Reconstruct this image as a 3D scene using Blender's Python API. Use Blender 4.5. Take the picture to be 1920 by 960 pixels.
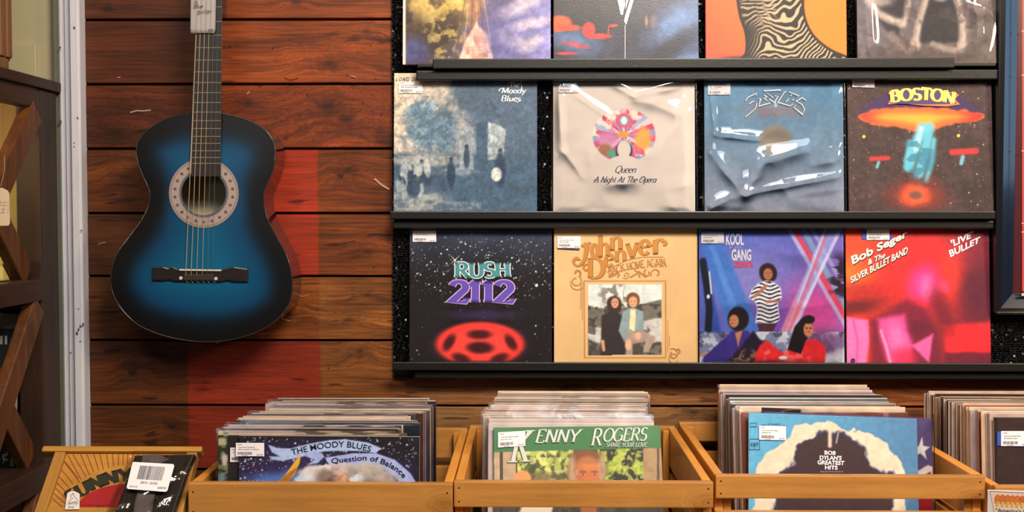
import bpy, bmesh, math, random
import numpy as np
from mathutils import Vector, Matrix, Euler

random.seed(7)
RNG = np.random.default_rng(7)
S = bpy.context.scene
C = S.collection
for o in list(bpy.data.objects):
    bpy.data.objects.remove(o)

# ------------------------------------------------------------------ camera
F = 2200.0                                  # focal length in pixels of the 1920 x 960 frame
CAM = Vector((0.0, 0.0, 1.5))
cam_data = bpy.data.cameras.new('camera')
cam_data.sensor_width = 36.0
cam_data.lens = F / 1920.0 * 36.0
cam_data.clip_start = 0.05
cam = bpy.data.objects.new('camera', cam_data)
C.objects.link(cam)
cam.location = CAM
cam.rotation_euler = Euler((math.radians(90) - math.atan(86 / F), 0, math.atan(33 / F)))
S.camera = cam
RC = cam.rotation_euler.to_matrix()

# ------------------------------------------------------------------ light
def srgb(c):
    out = []
    for v in c[:3]:
        v = v / 255.0
        out.append(v / 12.92 if v <= 0.04045 else ((v + 0.055) / 1.055) ** 2.4)
    return tuple(out)

world = bpy.data.worlds.new('room_air')
S.world = world
world.use_nodes = True
world.node_tree.nodes['Background'].inputs[0].default_value = (1.0, 0.86, 0.72, 1)
world.node_tree.nodes['Background'].inputs[1].default_value = 0.06

def area(name, loc, target, sx, sy, power, col, spread=math.pi):
    d = bpy.data.lights.new(name, 'AREA')
    d.shape = 'RECTANGLE'; d.size = sx; d.size_y = sy
    d.energy = power; d.color = col
    d.spread = spread
    o = bpy.data.objects.new(name, d)
    C.objects.link(o)
    o.location = loc
    o.rotation_euler = (Vector(target) - Vector(loc)).to_track_quat('-Z', 'Y').to_euler()
    return o

area('ceiling_lamp', (0.60, 0.50, 3.05), (0.42, 2.6, 1.25), 0.9, 0.5, 66, (1.0, 0.84, 0.66), 2.6)
area('ceiling_lamp', (-0.9, 0.4, 3.0), (-0.4, 2.6, 1.3), 0.7, 0.5, 16, (1.0, 0.82, 0.60))
area('ceiling_lamp', (2.3, 0.7, 2.5), (0.75, 2.2, 1.0), 0.5, 0.5, 22, (1.0, 0.80, 0.58), 2.2)  # unseen lamp added to brighten the crates at the lower right
area('shop_window', (0.9, -1.3, 3.62), (0.5, 2.6, 1.4), 1.7, 0.6, 40, (0.66, 0.82, 1.0))
area('guitar_reflection_light', (-1.38, -1.0, 1.98), (-0.5, 2.6, 1.5), 0.42, 0.5, 2.4, (0.84, 0.92, 1.0))  # unseen light added to give the guitar face a pale reflection
area('bevel_reflection_light', (3.5, 1.7, 2.15), (1.0, 2.5, 1.6), 1.0, 1.1, 7, (0.42, 0.68, 1.0))  # unseen cool light added so the frame bevel reflects blue
area('shelf_lamp', (-1.42, 2.22, 1.70), (-1.35, 2.5, 1.3), 0.3, 0.08, 2.6, (1.0, 0.74, 0.36))

S.view_settings.view_transform = 'Standard'
S.view_settings.look = 'None'
S.view_settings.exposure = 0.0
S.view_settings.gamma = 1.0
S.view_settings.use_curve_mapping = False
S.cycles.transparent_max_bounces = 32
S.cycles.max_bounces = 8
S.cycles.caustics_reflective = False
S.cycles.caustics_refractive = False

# ------------------------------------------------------------------ projection helpers
def ray(px, py):
    return RC @ Vector(((px - 960) / F, (480 - py) / F, -1.0))

def P(px, py, Y):
    """world point on the plane y = Y seen at photo pixel (px, py)"""
    d = ray(px, py)
    return CAM + d * (Y / d.y)

def PX(px, py, X):
    """world point on the plane x = X seen at photo pixel"""
    d = ray(px, py)
    return CAM + d * (X / d.x)

RCI = RC.transposed()
def proj(w):
    c = RCI @ (Vector(w) - CAM)
    return (960 + F * c.x / -c.z, 480 - F * c.y / -c.z)

WALL_Y = 2.60

# ------------------------------------------------------------------ object helpers
def link(o, parent=None):
    C.objects.link(o)
    if parent is not None:
        o.parent = parent
    return o

def tag(o, label=None, cat=None, group=None, kind=None):
    if label: o['label'] = label
    if cat: o['category'] = cat
    if group: o['group'] = group
    if kind: o['kind'] = kind
    return o

def thing(name, label, cat, loc=(0, 0, 0), rot=(0, 0, 0), group=None):
    o = bpy.data.objects.new(name, None)
    o.empty_display_size = 0.05
    link(o)
    o.location = loc
    o.rotation_euler = rot
    return tag(o, label, cat, group)

def obj(name, me, mat=None, parent=None, smooth=False):
    if isinstance(me, bmesh.types.BMesh):
        bm = me
        me = bpy.data.meshes.new(name)
        bm.to_mesh(me)
        bm.free()
    if mat is not None:
        for m in (mat if isinstance(mat, (list, tuple)) else [mat]):
            me.materials.append(m)
    if smooth:
        me.polygons.foreach_set('use_smooth', [True] * len(me.polygons))
    return link(bpy.data.objects.new(name, me), parent)

def box(bm, x0, x1, y0, y1, z0, z1, bev=0.0, mi=0, seg=2):
    vs = [bm.verts.new(p) for p in [(x0, y0, z0), (x1, y0, z0), (x1, y1, z0), (x0, y1, z0),
                                    (x0, y0, z1), (x1, y0, z1), (x1, y1, z1), (x0, y1, z1)]]
    fs = [bm.faces.new([vs[i] for i in q]) for q in
          [(0, 3, 2, 1), (4, 5, 6, 7), (0, 1, 5, 4), (1, 2, 6, 5), (2, 3, 7, 6), (3, 0, 4, 7)]]
    for f in fs: f.material_index = mi
    if bev > 0:
        es = list({e for f in fs for e in f.edges})
        r = bmesh.ops.bevel(bm, geom=es, offset=bev, segments=seg, affect='EDGES', profile=0.6)
        for f in r['faces']: f.material_index = mi
    return vs

def boxo(name, dims, mat, parent=None, bev=0.002):
    bm = bmesh.new()
    box(bm, *dims, bev=bev)
    return obj(name, bm, mat, parent)

def hexa(bm, pts, bev=0.0):
    """box from 8 points: bottom ring (4) and top ring (4)"""
    vs = [bm.verts.new(p) for p in pts]
    fs = [bm.faces.new([vs[i] for i in q]) for q in
          [(0, 3, 2, 1), (4, 5, 6, 7), (0, 1, 5, 4), (1, 2, 6, 5), (2, 3, 7, 6), (3, 0, 4, 7)]]
    if bev > 0:
        es = list({e for f in fs for e in f.edges})
        bmesh.ops.bevel(bm, geom=es, offset=bev, segments=2, affect='EDGES', profile=0.6)

def tube(bm, pts, r, seg=8, caps=True):
    rings = []
    pts = [Vector(p) for p in pts]
    for i, p in enumerate(pts):
        t = (pts[min(i + 1, len(pts) - 1)] - pts[max(i - 1, 0)]).normalized()
        a = t.cross(Vector((0.13, 0.97, 0.21))).normalized()
        b = t.cross(a)
        rr = r[i] if isinstance(r, (list, tuple)) else r
        rings.append([bm.verts.new(p + (a * math.cos(k * 2 * math.pi / seg) + b * math.sin(k * 2 * math.pi / seg)) * rr)
                      for k in range(seg)])
    for u, v in zip(rings, rings[1:]):
        for k in range(seg):
            bm.faces.new([u[k], u[(k + 1) % seg], v[(k + 1) % seg], v[k]])
    if caps:
        bm.faces.new(rings[0][::-1]); bm.faces.new(rings[-1])

def prism(bm, poly, y0, y1, bev=0.0):
    """closed outline in (x, z) given depth from y0 (front) to y1"""
    a = [bm.verts.new((x, y0, z)) for x, z in poly]
    b = [bm.verts.new((x, y1, z)) for x, z in poly]
    n = len(poly)
    f0 = bm.faces.new(a); f1 = bm.faces.new(b[::-1])
    fs = [f0, f1]
    for i in range(n):
        fs.append(bm.faces.new([a[i], b[i], b[(i + 1) % n], a[(i + 1) % n]]))
    bmesh.ops.recalc_face_normals(bm, faces=fs)
    if bev > 0:
        bmesh.ops.bevel(bm, geom=list(f0.edges), offset=bev, segments=2, affect='EDGES', profile=0.5)

def lathe(bm, prof, seg=24, axis='y'):
    rings = []
    for r, h in prof:
        ring = []
        for k in range(seg):
            a = 2 * math.pi * k / seg
            p = (r * math.cos(a), h, r * math.sin(a)) if axis == 'y' else (r * math.cos(a), r * math.sin(a), h)
            ring.append(bm.verts.new(p))
        rings.append(ring)
    for u, v in zip(rings, rings[1:]):
        for k in range(seg):
            bm.faces.new([u[k], u[(k + 1) % seg], v[(k + 1) % seg], v[k]])
    bm.faces.new(rings[0]); bm.faces.new(rings[-1])
    bmesh.ops.recalc_face_normals(bm, faces=bm.faces)

# ------------------------------------------------------------------ materials
MATS = {}
def N(nt, kind, **kw):
    n = nt.nodes.new(kind)
    for k, v in kw.items(): setattr(n, k, v)
    return n

def mat(name, col, rough=0.5, metal=0.0, spec=0.5, coat=0.0, var=0.06, vscale=40, bump=0.0, bscale=200, stretch=(1, 1, 1)):
    if name in MATS: return MATS[name]
    m = bpy.data.materials.new(name); m.use_nodes = True
    nt = m.node_tree; b = nt.nodes['Principled BSDF']
    c = srgb(col)
    tc = N(nt, 'ShaderNodeTexCoord'); mp = N(nt, 'ShaderNodeMapping')
    mp.inputs['Scale'].default_value = stretch
    nt.links.new(tc.outputs['Object'], mp.inputs['Vector'])
    ns = N(nt, 'ShaderNodeTexNoise'); ns.inputs['Scale'].default_value = vscale; ns.inputs['Detail'].default_value = 5
    nt.links.new(mp.outputs[0], ns.inputs['Vector'])
    mx = N(nt, 'ShaderNodeMix', data_type='RGBA')
    mx.inputs['A'].default_value = tuple(v * (1 - var * 2) for v in c) + (1,)
    mx.inputs['B'].default_value = tuple(min(1, v * (1 + var * 2)) for v in c) + (1,)
    nt.links.new(ns.outputs['Fac'], mx.inputs['Factor'])
    nt.links.new(mx.outputs['Result'], b.inputs['Base Color'])
    b.inputs['Roughness'].default_value = rough
    b.inputs['Metallic'].default_value = metal
    b.inputs['Specular IOR Level'].default_value = spec
    b.inputs['Coat Weight'].default_value = coat
    b.inputs['Coat Roughness'].default_value = 0.1
    if bump > 0:
        n2 = N(nt, 'ShaderNodeTexNoise'); n2.inputs['Scale'].default_value = bscale; n2.inputs['Detail'].default_value = 3
        nt.links.new(mp.outputs[0], n2.inputs['Vector'])
        bp = N(nt, 'ShaderNodeBump'); bp.inputs['Strength'].default_value = bump; bp.inputs['Distance'].default_value = 0.002
        nt.links.new(n2.outputs['Fac'], bp.inputs['Height'])
        nt.links.new(bp.outputs[0], b.inputs['Normal'])
    MATS[name] = m
    return m

def wood(name, dark, light, axis=0, scale=9.0, rough=0.5, attr=None, coat=0.0, stretch=14.0, bump=0.25, contrast=0.22, rings=0.0):
    """plank grain running along one axis of the object (0 x, 1 y, 2 z)"""
    if name in MATS: return MATS[name]
    m = bpy.data.materials.new(name); m.use_nodes = True
    nt = m.node_tree; b = nt.nodes['Principled BSDF']
    tc = N(nt, 'ShaderNodeTexCoord')
    mp = N(nt, 'ShaderNodeMapping')
    sc = [stretch] * 3; sc[axis] = 1.0
    mp.inputs['Scale'].default_value = sc
    src = tc.outputs['Object']
    if attr:
        off = N(nt, 'ShaderNodeAttribute', attribute_name='shift')
        ad = N(nt, 'ShaderNodeVectorMath', operation='ADD')
        nt.links.new(src, ad.inputs[0]); nt.links.new(off.outputs['Vector'], ad.inputs[1])
        src = ad.outputs[0]
    # knots bend the grain
    vo = N(nt, 'ShaderNodeTexVoronoi'); vo.inputs['Scale'].default_value = 3.3
    vm = N(nt, 'ShaderNodeMapping'); vs = [1.9] * 3; vs[axis] = 1.0
    vm.inputs['Scale'].default_value = vs
    nt.links.new(src, vm.inputs['Vector']); nt.links.new(vm.outputs[0], vo.inputs['Vector'])
    kr = N(nt, 'ShaderNodeMapRange', interpolation_type='SMOOTHSTEP')
    kr.inputs['From Min'].default_value = 0.0; kr.inputs['From Max'].default_value = 0.20
    kr.inputs['To Min'].default_value = 1.0; kr.inputs['To Max'].default_value = 0.0
    nt.links.new(vo.outputs['Distance'], kr.inputs['Value'])
    nt.links.new(src, mp.inputs['Vector'])
    sh = N(nt, 'ShaderNodeVectorMath', operation='SCALE'); sh.inputs[0].default_value = (1.3, 1.3, 1.3)
    nt.links.new(kr.outputs[0], sh.inputs['Scale'])
    a2 = N(nt, 'ShaderNodeVectorMath', operation='ADD')
    nt.links.new(mp.outputs[0], a2.inputs[0]); nt.links.new(sh.outputs[0], a2.inputs[1])
    n1 = N(nt, 'ShaderNodeTexNoise'); n1.inputs['Scale'].default_value = scale * 0.32
    n1.inputs['Detail'].default_value = 3; n1.inputs['Distortion'].default_value = 0.8
    n2 = N(nt, 'ShaderNodeTexNoise'); n2.inputs['Scale'].default_value = scale * 1.6
    n2.inputs['Detail'].default_value = 8; n2.inputs['Roughness'].default_value = 0.7
    n3 = N(nt, 'ShaderNodeTexNoise'); n3.inputs['Scale'].default_value = 5.0; n3.inputs['Detail'].default_value = 4
    nt.links.new(a2.outputs[0], n1.inputs['Vector']); nt.links.new(a2.outputs[0], n2.inputs['Vector'])
    nt.links.new(src, n3.inputs['Vector'])
    s1 = N(nt, 'ShaderNodeMath', operation='MULTIPLY_ADD'); s1.inputs[1].default_value = 0.55
    nt.links.new(n1.outputs['Fac'], s1.inputs[0])
    s2 = N(nt, 'ShaderNodeMath', operation='MULTIPLY_ADD'); s2.inputs[1].default_value = 0.5
    nt.links.new(n2.outputs['Fac'], s2.inputs[0])
    s3 = N(nt, 'ShaderNodeMath', operation='MULTIPLY_ADD'); s3.inputs[1].default_value = 0.45; s3.inputs[2].default_value = -0.25
    nt.links.new(n3.outputs['Fac'], s3.inputs[0])
    nt.links.new(s3.outputs[0], s2.inputs[2]); nt.links.new(s2.outputs[0], s1.inputs[2])
    s4 = N(nt, 'ShaderNodeMath', operation='MULTIPLY_ADD'); s4.inputs[1].default_value = -0.28
    nt.links.new(kr.outputs[0], s4.inputs[0]); nt.links.new(s1.outputs[0], s4.inputs[2])
    rp = N(nt, 'ShaderNodeMapRange'); rp.inputs['From Min'].default_value = 0.5 - contrast; rp.inputs['From Max'].default_value = 0.5 + contrast
    nt.links.new(s4.outputs[0], rp.inputs['Value'])
    mx = N(nt, 'ShaderNodeMix', data_type='RGBA')
    nt.links.new(rp.outputs[0], mx.inputs['Factor'])
    if attr:
        at = N(nt, 'ShaderNodeAttribute', attribute_name=attr)
        mx.inputs['A'].default_value = (0.20, 0.17, 0.15, 1); mx.inputs['B'].default_value = (1.55, 1.50, 1.42, 1)
        mm = N(nt, 'ShaderNodeMix', data_type='RGBA', blend_type='MULTIPLY'); mm.inputs['Factor'].default_value = 1
        nt.links.new(at.outputs['Color'], mm.inputs['A']); nt.links.new(mx.outputs['Result'], mm.inputs['B'])
        nt.links.new(mm.outputs['Result'], b.inputs['Base Color'])
    else:
        mx.inputs['A'].default_value = srgb(dark) + (1,); mx.inputs['B'].default_value = srgb(light) + (1,)
        nt.links.new(mx.outputs['Result'], b.inputs['Base Color'])
    b.inputs['Roughness'].default_value = rough
    b.inputs['Coat Weight'].default_value = coat
    if bump:
        bp = N(nt, 'ShaderNodeBump'); bp.inputs['Strength'].default_value = bump; bp.inputs['Distance'].default_value = 0.003
        nt.links.new(s1.outputs[0], bp.inputs['Height']); nt.links.new(bp.outputs[0], b.inputs['Normal'])
    MATS[name] = m
    return m

def print_mat(name, rough=0.35, coat=0.0, bump=0.12, spec=0.4):
    """paper printed with the colours stored on the mesh"""
    if name in MATS: return MATS[name]
    m = bpy.data.materials.new(name); m.use_nodes = True
    nt = m.node_tree; b = nt.nodes['Principled BSDF']
    at = N(nt, 'ShaderNodeAttribute', attribute_name='ink')
    nt.links.new(at.outputs['Color'], b.inputs['Base Color'])
    b.inputs['Roughness'].default_value = rough
    b.inputs['Specular IOR Level'].default_value = spec
    b.inputs['Coat Weight'].default_value = coat; b.inputs['Coat Roughness'].default_value = .24
    if bump:
        tc = N(nt, 'ShaderNodeTexCoord')
        n2 = N(nt, 'ShaderNodeTexNoise'); n2.inputs['Scale'].default_value = 260; n2.inputs['Detail'].default_value = 2
        nt.links.new(tc.outputs['Object'], n2.inputs['Vector'])
        bp = N(nt, 'ShaderNodeBump'); bp.inputs['Strength'].default_value = bump; bp.inputs['Distance'].default_value = 0.001
        nt.links.new(n2.outputs['Fac'], bp.inputs['Height']); nt.links.new(bp.outputs[0], b.inputs['Normal'])
    MATS[name] = m
    return m

def film(name, rough=0.06, strength=1.0, tint=(0.97, 0.97, 0.98), bump=0.5, bscale=9):
    """clear glossy plastic film"""
    if name in MATS: return MATS[name]
    m = bpy.data.materials.new(name); m.use_nodes = True
    nt = m.node_tree; nt.nodes.remove(nt.nodes['Principled BSDF'])
    out = nt.nodes['Material Output']
    tr = N(nt, 'ShaderNodeBsdfTransparent'); tr.inputs[0].default_value = tint + (1,)
    gl = N(nt, 'ShaderNodeBsdfGlossy'); gl.inputs['Roughness'].default_value = rough
    fr = N(nt, 'ShaderNodeFresnel'); fr.inputs['IOR'].default_value = 1.5
    ml = N(nt, 'ShaderNodeMath', operation='MULTIPLY'); ml.inputs[1].default_value = strength; ml.use_clamp = True
    mx = N(nt, 'ShaderNodeMixShader')
    tc = N(nt, 'ShaderNodeTexCoord')
    n2 = N(nt, 'ShaderNodeTexNoise'); n2.inputs['Scale'].default_value = bscale; n2.inputs['Detail'].default_value = 2; n2.inputs['Distortion'].default_value = 1.2
    nt.links.new(tc.outputs['Object'], n2.inputs['Vector'])
    bp = N(nt, 'ShaderNodeBump'); bp.inputs['Strength'].default_value = bump; bp.inputs['Distance'].default_value = 0.01
    nt.links.new(n2.outputs['Fac'], bp.inputs['Height'])
    nt.links.new(bp.outputs[0], gl.inputs['Normal'])
    nt.links.new(fr.outputs[0], ml.inputs[0])
    nt.links.new(ml.outputs[0], mx.inputs[0]); nt.links.new(tr.outputs[0], mx.inputs[1]); nt.links.new(gl.outputs[0], mx.inputs[2])
    nt.links.new(mx.outputs[0], out.inputs[0])
    MATS[name] = m
    return m

def ink(col, rough=0.45, name=None):
    k = name or 'ink_%02x%02x%02x' % tuple(int(v) for v in col)
    return mat(k, col, rough=rough, var=0.02)

def set_colors(me, name, rgb):
    """per-vertex colours, given as sRGB 0-255"""
    a = np.clip(np.asarray(rgb, dtype=np.float64).reshape(-1, 3) / 255.0, 0, 1)
    lin = np.where(a <= 0.04045, a / 12.92, ((a + 0.055) / 1.055) ** 2.4)
    full = np.ones((len(lin), 4), dtype=np.float32); full[:, :3] = lin
    ca = me.color_attributes.new(name, 'FLOAT_COLOR', 'POINT')
    ca.data.foreach_set('color', full.ravel())

# ------------------------------------------------------------------ painting with shapes (printed covers)
def fbm(shape, cells, octaves=4, seed=0, ax=1.0):
    r = np.random.default_rng(seed)
    out = np.zeros(shape); amp = 1.0; tot = 0
    for o in range(octaves):
        cx = max(2, int(cells * 2 ** o * ax)); cy = max(2, int(cells * 2 ** o))
        g = r.random((cy + 2, cx + 2))
        y = np.linspace(0, cy, shape[0]); x = np.linspace(0, cx, shape[1])
        yi = y.astype(int); xi = x.astype(int)
        fy = y - yi; fx = x - xi
        fy = (fy * fy * (3 - 2 * fy))[:, None]; fx = (fx * fx * (3 - 2 * fx))[None, :]
        a = g[yi][:, xi]; b = g[yi][:, xi + 1]; c = g[yi + 1][:, xi]; d = g[yi + 1][:, xi + 1]
        out += amp * ((a * (1 - fx) + b * fx) * (1 - fy) + (c * (1 - fx) + d * fx) * fy)
        tot += amp; amp *= 0.55
    return out / tot

def sstep(a, b, x):
    t = np.clip((x - a) / (b - a), 0, 1)
    return t * t * (3 - 2 * t)

class Cv:
    """a printed picture, drawn in the coordinates of its own rectangle (x0, y0)-(x1, y1)"""
    def __init__(s, rect, base, n=210):
        s.rect = rect; s.n = n
        x0, y0, x1, y1 = rect
        s.X, s.Y = np.meshgrid(np.linspace(x0, x1, n), np.linspace(y0, y1, n))
        s.c = np.empty((n, n, 3)); s.c[:] = base
    def mix(s, a, col):
        a = np.clip(a, 0, 1)[..., None]
        s.c = s.c * (1 - a) + np.asarray(col, dtype=float) * a
    def grad(s, p0, p1, c0, c1, alpha=1):
        dx, dy = p1[0] - p0[0], p1[1] - p0[1]
        t = np.clip(((s.X - p0[0]) * dx + (s.Y - p0[1]) * dy) / (dx * dx + dy * dy), 0, 1)[..., None]
        g = np.asarray(c0, float) * (1 - t) + np.asarray(c1, float) * t
        s.c = s.c * (1 - alpha) + g * alpha
    def ell(s, cx, cy, rx, ry, col, soft=0.12, alpha=1.0, rot=0, rough=0, seed=1):
        c, q = math.cos(math.radians(rot)), math.sin(math.radians(rot))
        dx, dy = s.X - cx, s.Y - cy
        d = np.hypot((dx * c + dy * q) / rx, (-dx * q + dy * c) / ry)
        if rough: d = d + (fbm(s.X.shape, 14, 4, seed) - 0.5) * rough
        s.mix((1 - sstep(1 - soft, 1 + soft, d)) * alpha, col)
    def sd(s, pts):
        P_ = np.asarray(pts, float); ins = np.zeros(s.X.shape, bool); dist = np.full(s.X.shape, 1e9)
        for i in range(len(P_)):
            a, b = P_[i], P_[(i + 1) % len(P_)]
            cond = (a[1] > s.Y) != (b[1] > s.Y)
            dyy = b[1] - a[1] if abs(b[1] - a[1]) > 1e-9 else 1e-9
            ins ^= cond & (s.X < (b[0] - a[0]) * (s.Y - a[1]) / dyy + a[0])
            ab = b - a; L2 = max(1e-9, ab @ ab)
            t = np.clip(((s.X - a[0]) * ab[0] + (s.Y - a[1]) * ab[1]) / L2, 0, 1)
            dist = np.minimum(dist, np.hypot(s.X - a[0] - t * ab[0], s.Y - a[1] - t * ab[1]))
        return np.where(ins, -dist, dist)
    def poly(s, pts, col, soft=1.2, alpha=1.0, rough=0, seed=1):
        d = s.sd(pts)
        if rough: d = d + (fbm(s.X.shape, 16, 4, seed) - 0.5) * rough
        s.mix((1 - sstep(-soft, soft, d)) * alpha, col)
    def line(s, pts, w, col, soft=0.8, alpha=1.0):
        dist = np.full(s.X.shape, 1e9)
        for a, b in zip(pts, pts[1:]):
            ab = (b[0] - a[0], b[1] - a[1]); L2 = max(1e-9, ab[0] ** 2 + ab[1] ** 2)
            t = np.clip(((s.X - a[0]) * ab[0] + (s.Y - a[1]) * ab[1]) / L2, 0, 1)
            dist = np.minimum(dist, np.hypot(s.X - a[0] - t * ab[0], s.Y - a[1] - t * ab[1]))
        s.mix((1 - sstep(w / 2 - soft, w / 2 + soft, dist)) * alpha, col)
    def noise(s, cells, amp, seed=0, octaves=4, ax=1.0):
        s.c = s.c * (1 + (fbm(s.X.shape, cells, octaves, seed, ax)[..., None] - 0.5) * 2 * amp)
    def blot(s, cells, thr, col, soft=0.06, alpha=1.0, seed=0, mask=None, ax=1.0):
        a = sstep(thr - soft, thr + soft, fbm(s.X.shape, cells, 4, seed, ax)) * alpha
        if mask is not None: a = a * mask
        s.mix(a, col)
    def emask(s, cx, cy, rx, ry, soft=0.4):
        return 1 - sstep(1 - soft, 1 + soft, np.hypot((s.X - cx) / rx, (s.Y - cy) / ry))
    def stars(s, n, rect, col=(235, 235, 245), seed=0, rmax=1.5, mask=None):
        r = np.random.default_rng(seed)
        x0, y0, x1, y1 = s.rect
        for _ in range(n):
            x, y = r.uniform(rect[0], rect[2]), r.uniform(rect[1], rect[3])
            i = int((y - y0) / (y1 - y0) * (s.n - 1)); j = int((x - x0) / (x1 - x0) * (s.n - 1))
            if 0 <= i < s.n - 1 and 0 <= j < s.n - 1:
                k = r.random() ** 2
                if mask is not None: k *= mask[i, j]
                s.c[i, j] = s.c[i, j] * (1 - k) + np.asarray(col, float) * k
                if r.random() < 0.12 * rmax:
                    s.c[i:i + 2, j:j + 2] = s.c[i:i + 2, j:j + 2] * (1 - k) + np.asarray(col, float) * k

# ------------------------------------------------------------------ lettering
FONT = {}
def font_geo(text, offset=0.0, space=1.0):
    k = (text, round(offset, 4), space)
    if k not in FONT:
        cu = bpy.data.curves.new('lettering', 'FONT')
        cu.body = text; cu.size = 1; cu.offset = offset; cu.resolution_u = 3; cu.space_character = space
        o = bpy.data.objects.new('lettering', cu)
        C.objects.link(o)
        me = bpy.data.meshes.new_from_object(o)
        v = np.array([tuple(x.co)[:2] for x in me.vertices]) if len(me.vertices) else np.zeros((0, 2))
        f = [tuple(p.vertices) for p in me.polygons]
        bpy.data.objects.remove(o); bpy.data.curves.remove(cu); bpy.data.meshes.remove(me)
        FONT[k] = (v, f)
    return FONT[k]

def arc(cx, cy, rx, ry, a0, a1, n=9):
    return [(cx + rx * math.cos(math.radians(a0 + (a1 - a0) * i / n)), cy + ry * math.sin(math.radians(a0 + (a1 - a0) * i / n))) for i in range(n + 1)]

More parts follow.
